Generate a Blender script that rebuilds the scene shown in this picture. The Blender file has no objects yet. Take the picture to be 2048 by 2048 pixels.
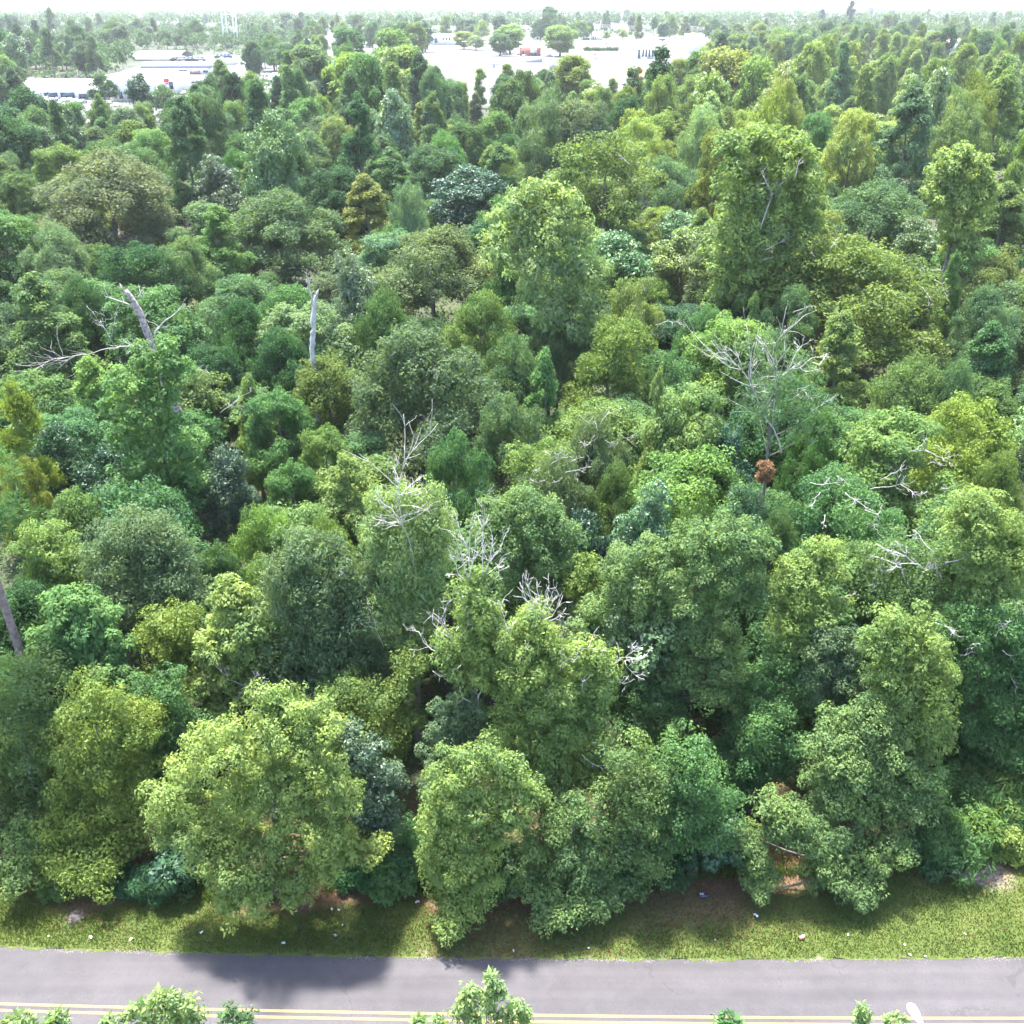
import bpy, math, random
import numpy as np

R = math.radians
sc = bpy.context.scene
COL = sc.collection

# ------------------------------------------------------------------ camera
H = 38.0                      # flying height of the camera above the ground, metres
PITCH = 28.26                 # degrees below the horizon
TANV = 0.54                   # tangent of half the field of view
PX = 2048.0
cam_d = bpy.data.cameras.new('camera')
cam_d.sensor_fit = 'HORIZONTAL'
cam_d.angle = 2 * math.atan(TANV)
cam_d.clip_start = 0.5
cam_d.clip_end = 30000
cam = bpy.data.objects.new('camera', cam_d)
cam.location = (0, 0, H)
cam.rotation_euler = (R(90 - PITCH), 0, 0)
COL.objects.link(cam)
sc.camera = cam

# ------------------------------------------------------------------ sky, sun, exposure
SUN_EL, SUN_AZ = 72.0, -27.0       # azimuth measured from +Y (away from the camera) towards +X
w = bpy.data.worlds.new('World')
sc.world = w
w.use_nodes = True
wn = w.node_tree
wn.nodes.clear()
sky = wn.nodes.new('ShaderNodeTexSky')
sky.sky_type = 'NISHITA'
sky.sun_disc = False
sky.sun_elevation = R(SUN_EL)
sky.sun_rotation = R(SUN_AZ)
sky.air_density = 1.0
sky.dust_density = 2.0
sky.ozone_density = 1.0
bg = wn.nodes.new('ShaderNodeBackground')
bg.inputs['Strength'].default_value = 0.15
wo = wn.nodes.new('ShaderNodeOutputWorld')
wn.links.new(sky.outputs[0], bg.inputs[0])
wn.links.new(bg.outputs[0], wo.inputs[0])

sun_d = bpy.data.lights.new('sun', 'SUN')
sun_d.energy = 3.9
sun_d.angle = R(4.0)
sun_d.color = (1.0, 0.955, 0.88)
sun = bpy.data.objects.new('sun', sun_d)
_sv = (math.sin(R(SUN_AZ)) * math.cos(R(SUN_EL)), math.cos(R(SUN_AZ)) * math.cos(R(SUN_EL)), math.sin(R(SUN_EL)))
import mathutils
sun.rotation_euler = mathutils.Vector(_sv).to_track_quat('Z', 'Y').to_euler()
sun.location = (0, 60, 120)
COL.objects.link(sun)

sc.view_settings.view_transform = 'Standard'
sc.view_settings.look = 'None'
sc.view_settings.exposure = 2.75
sc.view_settings.gamma = 1.0
sc.view_settings.use_curve_mapping = False
sc.cycles.max_bounces = 6
sc.cycles.diffuse_bounces = 3
sc.cycles.glossy_bounces = 2
sc.cycles.transmission_bounces = 4
sc.cycles.volume_bounces = 0
sc.cycles.transparent_max_bounces = 6
sc.cycles.use_denoising = True
HAZE_DENSITY = 0.00007

# ------------------------------------------------------------------ pixel <-> world helpers
SP, CP = math.sin(R(PITCH)), math.cos(R(PITCH))

def ray(x, y):
    u = (x - PX / 2) / (PX / 2) * TANV
    v = (PX / 2 - y) / (PX / 2) * TANV
    return np.array([u, CP + v * SP, -SP + v * CP])

def at(x, y, z=0.0):
    d = ray(x, y)
    t = (z - H) / d[2]
    return np.array([d[0] * t, d[1] * t, z])

def onY(x, y, Y):
    d = ray(x, y)
    t = Y / d[1]
    return np.array([d[0] * t, Y, H + d[2] * t])

def mpp(p):                     # metres per (2048) pixel at a world point
    return (p[1] * CP + (H - p[2]) * SP) * TANV / (PX / 2)

def proj(p):
    d = p[1] * CP + (H - p[2]) * SP
    v = p[1] * SP - (H - p[2]) * CP
    return (p[0] / d / TANV * PX / 2 + PX / 2, PX / 2 - v / d / TANV * PX / 2)

# ------------------------------------------------------------------ materials
def mat(name, col=(.5, .5, .5), rough=.8, spec=.3, noise=0, scale=5, bump=0, metal=0):
    m = bpy.data.materials.new(name)
    m.use_nodes = True
    nt = m.node_tree
    b = nt.nodes['Principled BSDF']
    b.inputs['Base Color'].default_value = (*col, 1)
    b.inputs['Roughness'].default_value = rough
    b.inputs['Metallic'].default_value = metal
    b.inputs['Specular IOR Level'].default_value = spec
    if noise or bump:
        tc = nt.nodes.new('ShaderNodeTexCoord')
        n = nt.nodes.new('ShaderNodeTexNoise')
        n.inputs['Scale'].default_value = scale
        n.inputs['Detail'].default_value = 5
        nt.links.new(tc.outputs['Object'], n.inputs['Vector'])
        if noise:
            r = nt.nodes.new('ShaderNodeValToRGB')
            r.color_ramp.elements[0].position = .3
            r.color_ramp.elements[1].position = .7
            r.color_ramp.elements[0].color = (*[c * (1 - noise) for c in col], 1)
            r.color_ramp.elements[1].color = (*[min(1, c * (1 + noise)) for c in col], 1)
            nt.links.new(n.outputs[0], r.inputs[0])
            nt.links.new(r.outputs[0], b.inputs['Base Color'])
        if bump:
            bp = nt.nodes.new('ShaderNodeBump')
            bp.inputs['Strength'].default_value = bump
            bp.inputs['Distance'].default_value = .05
            nt.links.new(n.outputs[0], bp.inputs['Height'])
            nt.links.new(bp.outputs[0], b.inputs['Normal'])
    return m

def leaf_material(name, rough, spec, trans):
    m = bpy.data.materials.new(name)
    m.use_nodes = True
    nt = m.node_tree
    N, L = nt.nodes, nt.links
    b = N['Principled BSDF']
    out = N['Material Output']
    oi = N.new('ShaderNodeObjectInfo')
    a = N.new('ShaderNodeAttribute')
    a.attribute_name = 'tint'
    def mul(rgb):
        x = N.new('ShaderNodeMix')
        x.data_type = 'RGBA'
        x.blend_type = 'MULTIPLY'
        x.inputs[0].default_value = 1
        L.new(oi.outputs['Color'], x.inputs[6])
        x.inputs[7].default_value = (*rgb, 1)
        return x.outputs[2]
    mx = N.new('ShaderNodeMix')
    mx.data_type = 'RGBA'
    L.new(a.outputs['Fac'], mx.inputs[0])
    L.new(mul((.62, .72, .78)), mx.inputs[6])
    L.new(mul((1.36, 1.30, .98)), mx.inputs[7])
    # the hue wanders through the wood and within each crown
    ge = N.new('ShaderNodeNewGeometry')
    nz = N.new('ShaderNodeTexNoise')
    nz.inputs['Scale'].default_value = .22
    nz.inputs['Detail'].default_value = 3
    L.new(ge.outputs['Position'], nz.inputs['Vector'])
    cr = N.new('ShaderNodeValToRGB')
    cr.color_ramp.elements[0].position = .32
    cr.color_ramp.elements[1].position = .68
    cr.color_ramp.elements[0].color = (.88, .96, .95, 1)
    cr.color_ramp.elements[1].color = (1.08, 1.04, .88, 1)
    L.new(nz.outputs[0], cr.inputs[0])
    hv = N.new('ShaderNodeMix')
    hv.data_type = 'RGBA'
    hv.blend_type = 'MULTIPLY'
    hv.inputs[0].default_value = 1
    L.new(mx.outputs[2], hv.inputs[6])
    L.new(cr.outputs[0], hv.inputs[7])
    c = hv.outputs[2]
    L.new(c, b.inputs['Base Color'])
    b.inputs['Roughness'].default_value = rough
    b.inputs['Specular IOR Level'].default_value = spec
    t = N.new('ShaderNodeBsdfTranslucent')
    x2 = N.new('ShaderNodeMix')
    x2.data_type = 'RGBA'
    x2.blend_type = 'MULTIPLY'
    x2.inputs[0].default_value = 1
    L.new(c, x2.inputs[6])
    x2.inputs[7].default_value = (1.3, 1.3, .62, 1)
    L.new(x2.outputs[2], t.inputs[0])
    ms = N.new('ShaderNodeMixShader')
    ms.inputs[0].default_value = trans
    L.new(b.outputs[0], ms.inputs[1])
    L.new(t.outputs[0], ms.inputs[2])
    L.new(ms.outputs[0], out.inputs[0])
    return m

M_LEAF = leaf_material('leaf', .68, .16, .42)
M_GLOSSY = leaf_material('glossy_leaf', .48, .4, .26)
M_BARK = mat('bark', (.13, .115, .10), .9, .2, .35, 3, .6)
M_PINEBARK = mat('pine_bark', (.17, .125, .115), .95, .2, .4, 4, .8)
M_DEAD = mat('dead_wood', (.36, .34, .32), .85, .2, .25, 4, .4)
M_SNAG = mat('snag_wood', (.24, .20, .185), .9, .2, .6, 5, 1.0)
M_WHITE = mat('white_wall', (.72, .71, .69), .6, .3, .05, .2)
M_CONC = mat('pale_concrete', (.085, .082, .080), .85, .2, .35, .05)
M_GREYROOF = mat('grey_roof', (.30, .31, .34), .6, .3, .1, .1)
M_PALEROOF = mat('pale_roof', (.42, .41, .40), .7, .3, .08, .1)
M_PINKROOF = mat('pink_roof', (.56, .40, .36), .8, .2, .12, .3)
M_RED = mat('red_brick', (.42, .12, .09), .85, .2, .15, .6)
M_BRICK = mat('brown_brick', (.32, .20, .16), .85, .2, .15, .6)
M_DARK = mat('dark_glass', (.03, .04, .055), .15, .6)
M_RUB = mat('dark_trim', (.06, .06, .065), .6, .3)
M_METAL = mat('grey_metal', (.45, .46, .48), .45, .5, metal=.4)
M_WOODPOLE = mat('pole_wood', (.26, .22, .19), .9, .2, .25, 2)

# ------------------------------------------------------------------ mesh building
def mesh_from(name, V, F, material, tint=None, smooth=False):
    """V (n,3); F a list of arrays, each (k, m) faces with m corners."""
    me = bpy.data.meshes.new(name)
    V = np.asarray(V, dtype=np.float32)
    F = [np.asarray(f, dtype=np.int32) for f in F if len(f)]
    me.vertices.add(len(V))
    me.vertices.foreach_set('co', V.ravel())
    nl = sum(f.size for f in F)
    npoly = sum(len(f) for f in F)
    me.loops.add(nl)
    me.loops.foreach_set('vertex_index', np.concatenate([f.ravel() for f in F]))
    me.polygons.add(npoly)
    tot = np.concatenate([np.full(len(f), f.shape[1], dtype=np.int32) for f in F])
    start = np.concatenate([[0], np.cumsum(tot)[:-1]]).astype(np.int32)
    me.polygons.foreach_set('loop_start', start)
    me.polygons.foreach_set('loop_total', tot)
    if smooth:
        me.polygons.foreach_set('use_smooth', np.ones(npoly, dtype=bool))
    if tint is not None:
        at_ = me.attributes.new('tint', 'FLOAT', 'FACE')
        at_.data.foreach_set('value', np.asarray(tint, dtype=np.float32))
    me.update(calc_edges=True)
    if material:
        me.materials.append(material)
    return me

class MB:
    """collects boxes, tubes and polygons for one mesh"""
    def __init__(self):
        self.v = []
        self.q = []
        self.t = []
        self.n = 0
    def add(self, v, q=(), t=()):
        v = np.asarray(v, float).reshape(-1, 3)
        if len(q):
            self.q.append(np.asarray(q) + self.n)
        if len(t):
            self.t.append(np.asarray(t) + self.n)
        self.v.append(v)
        self.n += len(v)
        return self
    def box(self, x0, x1, y0, y1, z0, z1):
        v = [(x, y, z) for z in (z0, z1) for y in (y0, y1) for x in (x0, x1)]
        return self.add(v, [(0, 2, 3, 1), (4, 5, 7, 6), (0, 1, 5, 4), (2, 6, 7, 3), (0, 4, 6, 2), (1, 3, 7, 5)])
    def tube(self, pts, rad, n=6, cap=True):
        pts = np.asarray(pts, float)
        k = len(pts)
        rad = np.broadcast_to(np.asarray(rad, float), (k,))
        tg = np.gradient(pts, axis=0)
        tg /= np.linalg.norm(tg, axis=1)[:, None] + 1e-9
        ref = np.array([0.3, 1.0, 0.1]) if abs(tg[:, 2]).mean() > .6 else np.array([0.1, 0.2, 1.0])
        a = np.cross(tg, ref)
        a /= np.linalg.norm(a, axis=1)[:, None] + 1e-9
        b = np.cross(tg, a)
        th = np.arange(n) * 2 * np.pi / n
        v = pts[:, None] + rad[:, None, None] * (a[:, None] * np.cos(th)[None, :, None] + b[:, None] * np.sin(th)[None, :, None])
        q = []
        for i in range(k - 1):
            for j in range(n):
                q.append((i * n + j, i * n + (j + 1) % n, (i + 1) * n + (j + 1) % n, (i + 1) * n + j))
        v = v.reshape(-1, 3)
        tris = []
        if cap:
            v = np.vstack([v, pts[-1:], pts[:1]])
            c = k * n
            tris = [((k - 1) * n + j, (k - 1) * n + (j + 1) % n, c) for j in range(n)] + [((j + 1) % n, j, c + 1) for j in range(n)]
        return self.add(v, q, tris)
    def mesh(self, name, material, smooth=False):
        F = []
        if self.q:
            F.append(np.concatenate(self.q))
        if self.t:
            F.append(np.concatenate(self.t))
        return mesh_from(name, np.concatenate(self.v), F, material, smooth=smooth)

def link(name, me, parent=None, loc=None):
    o = bpy.data.objects.new(name, me)
    COL.objects.link(o)
    if parent is not None:
        o.parent = parent
    if loc is not None:
        o.location = loc
    return o

def tag(o, label, cat, group=None):
    o['label'] = label
    o['category'] = cat
    if group:
        o['group'] = group
    return o

def thing(name, label, cat, loc=(0, 0, 0), rz=0, group=None):
    o = bpy.data.objects.new(name, None)
    o.empty_display_size = .3
    COL.objects.link(o)
    o.location = loc
    o.rotation_euler = (0, 0, rz)
    return tag(o, label, cat, group)

def struct(name, me):
    o = link(name, me)
    o['kind'] = 'structure'
    return o

def nrm(a):
    return a / (np.linalg.norm(a, axis=-1, keepdims=True) + 1e-9)

# ------------------------------------------------------------------ foliage
def sprays_on_lobes(rng, lobes, spacing, facing=None, gap=.12):
    """points on the outer surface of a union of ellipsoid lobes, with outward directions"""
    P, O, LI = [], [], []
    lobes = np.asarray(lobes, float)
    c, r = lobes[:, :3], lobes[:, 3:6]
    for i in range(len(lobes)):
        rm = r[i].mean()
        n = max(5, int(4 * np.pi * rm * rm / spacing ** 2))
        u = nrm(rng.normal(size=(n, 3)))
        keep = np.ones(n, bool)
        down = np.clip(-u[:, 2] + .05, 0, 1)
        keep &= rng.random(n) > down * 1.1
        if facing is not None:
            back = np.clip(-(u @ facing) + .05, 0, 1)
            keep &= rng.random(n) > back * 1.0
        u = u[keep]
        p = c[i] + u * r[i] * rng.uniform(.78, 1.10, (len(u), 1))
        # cull what lies deep inside other lobes
        for j in range(len(lobes)):
            if j != i and np.linalg.norm(c[j] - c[i]) < (r[j].max() + r[i].max()):
                ins = (((p - c[j]) / r[j]) ** 2).sum(1) < .74
                p, u = p[~ins], u[~ins]
        P.append(p)
        O.append(u)
        LI.append(np.full(len(p), i))
    P, O, LI = np.concatenate(P), np.concatenate(O), np.concatenate(LI)
    keep = rng.random(len(P)) > gap
    return P[keep], O[keep], LI[keep]

def ragged(rng, lobes, k=(5, 8), f=(.36, .58), out=(.55, .95)):
    """break each lobe of a crown into several smaller tufts of uneven size, so its outline is ragged and has dark clefts"""
    res = []
    for L in np.asarray(lobes, float):
        c, r = L[:3], L[3:6]
        n = rng.integers(*k)
        th0 = rng.uniform(0, 6.28)
        for i in range(n):
            z = 1 - 1.55 * (i + rng.uniform(.1, .9)) / n
            a = th0 + 2.4 * i + rng.normal(0, .3)
            s = math.sqrt(max(0, 1 - z * z))
            u = np.array([s * math.cos(a), s * math.sin(a), z])
            g = rng.uniform(*f)
            res.append((*(c + u * r * rng.uniform(*out)), r[0] * g, r[1] * g, r[2] * g * rng.uniform(.8, 1.1)))
    return np.array(res)

def crown_mesh(name, lobes, seed, style, leaf, spacing, per, kite=True, facing=None, material=None, gap=.12, core=.5, rag=True):
    rng = np.random.default_rng(seed)
    L, W = leaf
    whole = np.asarray(lobes, float)
    if rag:
        lobes = ragged(rng, lobes, (6, 10), (.34, .50), (.66, .92)) if style == 'puff' else ragged(rng, lobes)
    P, O, LI = sprays_on_lobes(rng, lobes, spacing, facing, gap)
    ns = len(P)
    up = np.array([0, 0, 1.0])
    # how a spray of leaves is shaped: tilt towards the sky, scatter of its axis, half angle of its dome, its radius, scatter of the leaf planes
    upw, jit, ang, rs, nj, sag = {
        'oak':   (.55, .55, 1.9, spacing * .78, .75, .15),
        'gum':   (.95, .30, 1.45, spacing * .66, .40, .25),
        'puff':  (.80, .30, 1.6, spacing * .68, .42, .35),
        'pine':  (.60, .40, 1.7, spacing * .70, .80, .0),
        'droop': (.35, .55, 1.9, spacing * .85, .60, .8)}[style]
    A = nrm(O * .8 + up * upw + rng.normal(size=(ns, 3)) * jit)
    # each branch (lobe) and each spray keeps a leaf colour of its own
    lob_t = rng.normal(0, .14, len(lobes))
    spr_t = rng.normal(0, .11, ns) + lob_t[LI]
    k = rng.poisson(per, ns) + 3
    idx = np.repeat(np.arange(ns), k)
    n = len(idx)
    ax = A[idx]
    pr = nrm(np.cross(ax, rng.normal(size=(n, 3))))
    th = np.arccos(1 - rng.random((n, 1)) * (1 - math.cos(ang)))
    q = ax * np.cos(th) + pr * np.sin(th)                 # from the spray's heart to the leaf
    tang = pr * np.cos(th) - ax * np.sin(th)
    srad = rng.uniform(.75, 1.25, (ns, 1))[idx] * rs
    ld = nrm(tang + q * .35 + rng.normal(size=(n, 3)) * .35 - up * sag)
    if style == 'pine':
        ld = nrm(q + rng.normal(size=(n, 3)) * .3)
    base = P[idx] + (q * rng.uniform(.72, 1.05, (n, 1)) - ax * .35) * srad
    nn = q + rng.normal(size=(n, 3)) * nj + up * .25
    nn = nrm(nn - ld * (nn * ld).sum(1, keepdims=True))
    tint = .5 + spr_t[idx] + rng.normal(0, .08, n)
    # inner leaves
    nc = int(n * core * .2)
    if nc:
        lb = whole
        pick = rng.integers(0, len(lb), nc)
        u = nrm(rng.normal(size=(nc, 3)))
        cb = lb[pick, :3] + u * lb[pick, 3:6] * rng.uniform(.35, .72, (nc, 1))
        base = np.vstack([base, cb])
        ld = np.vstack([ld, nrm(rng.normal(size=(nc, 3)))])
        nn = np.vstack([nn, nrm(u + rng.normal(size=(nc, 3)) * .5)])
        tint = np.concatenate([tint, rng.normal(.45, .12, nc)])
    N = len(base)
    sz = rng.uniform(.5, 1.5, (N, 1))
    if nc:
        sz[n:] *= 2.2
    sd = nrm(np.cross(ld, nn))
    l, wd = ld * L * sz, sd * W * sz * .5
    ar = np.arange(N)[:, None]
    if kite:
        fold = nrm(nn) * (W * .12) * sz
        V = np.stack([base, base + l * .45 + wd + fold, base + l, base + l * .45 - wd + fold], 1).reshape(-1, 3)
        F = [ar * 4 + np.array([0, 1, 2, 3])]
    else:
        V = np.stack([base + wd * 1.1, base + l, base - wd * 1.1 + l * .1], 1).reshape(-1, 3)
        F = [ar * 3 + np.array([0, 1, 2])]
    return mesh_from(name, V, F, material or M_LEAF, np.clip(tint, 0, 1))

def trunk_mesh(name, base, lobes, r0, seed, material=None, n=7, limbs=14):
    rng = np.random.default_rng(seed)
    lb = np.asarray(lobes, float)
    base = np.asarray(base, float)
    cen = lb[:, :3].mean(0)
    top = lb[np.argmax(lb[:, 2]), :3]
    zt = base[2] + (top[2] - base[2]) * .92
    mid = np.array([base[0] * .5 + cen[0] * .5, base[1] * .5 + cen[1] * .5, base[2] + (zt - base[2]) * .5])
    tp = np.array([cen[0] * .5 + top[0] * .5, cen[1] * .5 + top[1] * .5, zt])
    t = np.linspace(0, 1, 8)[:, None]
    pts = (1 - t) ** 2 * base + 2 * t * (1 - t) * mid + t ** 2 * tp
    pts[1:-1] += rng.normal(0, r0 * .35, (6, 3)) * [1, 1, 0]
    rad = r0 * (1 - t[:, 0] * .88)
    rad[0] *= 1.35
    m = MB().tube(pts, rad, n)
    order = rng.permutation(len(lb))[:limbs]
    for i in order:
        c = lb[i, :3]
        f = np.clip((c[2] - lb[i, 5] * .8 - base[2]) / max(zt - base[2], .1) - .08, .22, .86)
        s = np.array([np.interp(f, t[:, 0], pts[:, q]) for q in range(3)])
        e = c * .85 + s * .15
        bend = (s + e) / 2 + np.array([0, 0, -.12 * np.linalg.norm(e - s)]) + rng.normal(0, .15, 3)
        tt = np.linspace(0, 1, 5)[:, None]
        pp = (1 - tt) ** 2 * s + 2 * tt * (1 - tt) * bend + tt ** 2 * e
        rr = r0 * (1 - f * .8) * .5
        m.tube(pp, np.linspace(rr, rr * .2, 5), 5)
    return m.mesh(name, material or M_BARK, smooth=True)

def twig_cluster(m, rng, base, d, length, r, depth=0, maxd=3, spread=.55, n=None):
    """recursive bare branch; d a unit direction"""
    k = 4
    pts = [np.array(base, float)]
    dd = np.array(d, float)
    for i in range(k):
        dd = nrm(dd + rng.normal(0, .16, 3) + np.array([0, 0, .05]))
        pts.append(pts[-1] + dd * length / k)
    m.tube(pts, np.linspace(r, r * .35, k + 1), 4 if depth else 5)
    if depth < maxd:
        for j in range(n or rng.integers(2, 5)):
            i = rng.integers(1, k + 1)
            q = nrm(dd + rng.normal(0, spread, 3))
            twig_cluster(m, rng, pts[i], q, length * rng.uniform(.4, .7), max(r * .5, .012), depth + 1, maxd, spread)

COLORS = {   # leaf reflectance of the kinds of foliage in the wood
    'lime':   (.112, .146, .052), 'yellow': (.088, .118, .034), 'spring': (.080, .120, .042),
    'fresh':  (.094, .132, .048), 'soft': (.066, .102, .045),
    'green':  (.044, .080, .034), 'gum':    (.060, .110, .042), 'mid':    (.044, .088, .038),
    'olive':  (.066, .098, .036), 'dull':   (.050, .084, .046), 'grey':   (.058, .086, .052),
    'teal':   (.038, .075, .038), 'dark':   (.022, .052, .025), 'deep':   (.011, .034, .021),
    'pale':   (.105, .145, .070), 'silver': (.095, .125, .095), 'brown':  (.125, .068, .045),
    'blue':   (.038, .062, .042),
}
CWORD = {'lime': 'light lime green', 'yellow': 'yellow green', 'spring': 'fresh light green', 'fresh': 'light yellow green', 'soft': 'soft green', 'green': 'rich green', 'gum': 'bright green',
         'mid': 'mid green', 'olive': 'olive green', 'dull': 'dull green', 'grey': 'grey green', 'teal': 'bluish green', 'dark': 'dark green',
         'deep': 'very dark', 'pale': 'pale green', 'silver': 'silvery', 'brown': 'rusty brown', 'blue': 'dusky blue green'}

def set_col(o, key, rng=None, j=.08):
    c = np.array(COLORS[key]) * 1.62
    if rng is not None:
        c = c * (1 + rng.normal(0, j, 3) * [.8, .3, 1]) * (1 + rng.normal(0, j * 1.3))
    o.color = (*np.clip(c, .006, .4), 1)

LANDMARKS = []          # (x pixel, y pixel, short name) of things a label can point to
AUTO = []               # trees whose label is written once everything stands

# ------------------------------------------------------------------ crowns built lobe by lobe (front of the wood)
def lobed_tree(name, label, cat, lobes_px, base=None, Y=None, color='mid', style='puff', seed=1, leaf=(.115, .074), spacing=.54,
               per=64, gap=.08, glossy=False, r0=.22, zmin=.9, bark=None, group='trees of the wood', rscale=1.02, depth=.6, kite=False, rag=True):
    rng = np.random.default_rng(seed)
    L = np.asarray(lobes_px, float)
    if base is not None:
        b = at(*base)
        Y = b[1]
    else:
        xm = L[:, 0].mean()
        p = onY(xm, L[:, 1].mean(), Y)
        b = np.array([p[0], Y, 0.0])
    wide = (L[:, 0].max() - L[:, 0].min()) / 2 + L[:, 2].mean()
    xm = (L[:, 0].max() + L[:, 0].min()) / 2
    out = []
    for (x, y, r) in L:
        rel = abs(x - xm) / max(wide, 1)
        p = onY(x, y, Y)
        k = mpp(p) * r * rscale
        bul = (wide * mpp(p)) * depth * math.sqrt(max(0, 1 - rel ** 2))
        frac = np.clip((y - L[:, 1].min()) / max(1, np.ptp(L[:, 1])), 0, 1)
        yy = Y - bul * (.15 + .55 * frac) + rng.uniform(-.25, .2) * k
        d = ray(x, y)
        # keep the lobe above the ground
        ymax = (H - (zmin + k * .75)) / -d[2] * d[1]
        yy = min(yy, ymax)
        p = onY(x, y, yy)
        k = mpp(p) * r * rscale
        out.append((*p, k * rng.uniform(.95, 1.1), k * rng.uniform(.95, 1.15), k * rng.uniform(.85, 1.0)))
    # a few lobes behind, so the crown is closed from the side
    nb = max(2, len(out) // 4)
    oo = np.array(out)
    for i in rng.choice(len(out), nb, replace=False):
        q = oo[i].copy()
        q[1] = Y + (Y - q[1]) * .6 + q[3] * .4
        q[2] = max(q[2] * .94, q[5] * .8 + 1)
        out.append(tuple(q))
    out = np.array(out)
    loc = np.array([b[0], b[1], 0])
    rel = out.copy()
    rel[:, :3] -= loc
    t = thing(name, label, cat, loc, 0, group)
    fac = nrm(np.array([-b[0] * .6, -b[1], H - 8]))
    cr = link('crown', crown_mesh('crown', rel, seed + 7, style, leaf, spacing, per, kite, fac, M_GLOSSY if glossy else M_LEAF, gap, .7, rag), t)
    set_col(cr, color)
    link('trunk', trunk_mesh('trunk', (0, 0, -.1), rel, r0, seed + 9, bark), t)
    t['lobes'] = ''
    del t['lobes']
    top = L[np.argmin(L[:, 1])]
    return t

def dead_branch(t, prongs, Y, seed, r=.05, sub=2, spread=.5, stem=None, dj=.35, material=None):
    """bare branches of a tree, each (list of pixels) drawn in the upright plane at distance Y, with its twigs, as a part of its own"""
    rng = np.random.default_rng(seed)
    loc = np.array(t.location)
    made = []
    for pl in prongs:
        m = MB()
        off = rng.normal(0, dj)
        pts = []
        for i, (x, y) in enumerate(pl):
            pts.append(onY(x, y, Y + off * (i / max(1, len(pl) - 1)) + rng.normal(0, .03)) - loc)
        pts = np.array(pts)
        tt = np.linspace(0, 1, len(pts))
        t2 = np.linspace(0, 1, max(5, len(pts) * 2))
        ps = np.stack([np.interp(t2, tt, pts[:, q]) for q in range(3)], 1)
        ps[1:-1] += rng.normal(0, .035, (len(ps) - 2, 3))
        ln = np.linalg.norm(np.diff(ps, axis=0), axis=1).sum()
        rr = max(.016, min(r, r * (.4 + ln / 4)) * .42)
        m.tube(ps, np.linspace(rr, rr * .35, len(ps)), 5)
        for j in range(sub + int(ln * 1.6)):
            i = rng.integers(len(ps) // 3, len(ps))
            d = nrm(ps[i] - ps[i - 1]) if i else np.array([0, 0, 1.0])
            twig_cluster(m, rng, ps[i], nrm(d + rng.normal(0, spread, 3)), ln * rng.uniform(.18, .42), max(.011, rr * .42), 0, 1, .5, 2)
        made.append(link('dead_branch', m.mesh('dead_branch', material or M_DEAD), t))
    return made

# ================================================================== setting
# ------------------------------------------------------------------ ground sheet
def node_mat(name):
    m = bpy.data.materials.new(name)
    m.use_nodes = True
    nt = m.node_tree
    return m, nt, nt.nodes, nt.links, nt.nodes['Principled BSDF']

def ramp(N, L, src, stops):
    r = N.new('ShaderNodeValToRGB')
    e = r.color_ramp.elements
    while len(e) < len(stops):
        e.new(.5)
    for i, (p, c) in enumerate(stops):
        e[i].position = p
        e[i].color = (*c, 1) if len(c) == 3 else c
    L.new(src, r.inputs[0])
    return r.outputs[0]

def noise(N, L, scale, detail=4, rough=.55, dist=0, co=None, dims='3D'):
    tc = N.new('ShaderNodeTexCoord')
    n = N.new('ShaderNodeTexNoise')
    n.inputs['Scale'].default_value = scale
    n.inputs['Detail'].default_value = detail
    n.inputs['Roughness'].default_value = rough
    n.inputs['Distortion'].default_value = dist
    L.new(tc.outputs['Object'], n.inputs['Vector'])
    return n.outputs[0]

def mixc(N, L, fac, a, b, mode='MIX'):
    x = N.new('ShaderNodeMix')
    x.data_type = 'RGBA'
    x.blend_type = mode
    for s, v in ((0, fac), (6, a), (7, b)):
        if isinstance(v, (int, float)):
            x.inputs[s].default_value = v
        elif isinstance(v, tuple):
            x.inputs[s].default_value = (*v, 1)
        else:
            L.new(v, x.inputs[s])
    return x.outputs[2]

def maths(N, L, op, a, b=None):
    x = N.new('ShaderNodeMath')
    x.operation = op
    for i, v in enumerate((a, b)):
        if v is None:
            continue
        if isinstance(v, (int, float)):
            x.inputs[i].default_value = v
        else:
            L.new(v, x.inputs[i])
    return x.outputs[0]

M_FLOOR, nt, N, L, B = node_mat('forest_floor')
c1 = ramp(N, L, noise(N, L, .05, 6), [(.35, (.018, .026, .011)), (.65, (.034, .044, .016))])
c2 = ramp(N, L, noise(N, L, 2.2, 6), [(.3, (.6, .55, .5)), (.7, (1.3, 1.2, 1.1))])
L.new(mixc(N, L, 1.0, c1, c2, 'MULTIPLY'), B.inputs['Base Color'])
B.inputs['Roughness'].default_value = .95
mb = MB()
xs = [-9000, -1500, -400, -120, 120, 400, 1500, 9000]
ys = [-200, 0, 60, 150, 400, 900, 2500, 12000]
V = [(x, y, 0) for y in ys for x in xs]
Q = [(j * 8 + i, j * 8 + i + 1, (j + 1) * 8 + i + 1, (j + 1) * 8 + i) for j in range(7) for i in range(7)]
struct('ground', mesh_from('ground', V, [Q], M_FLOOR))

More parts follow.
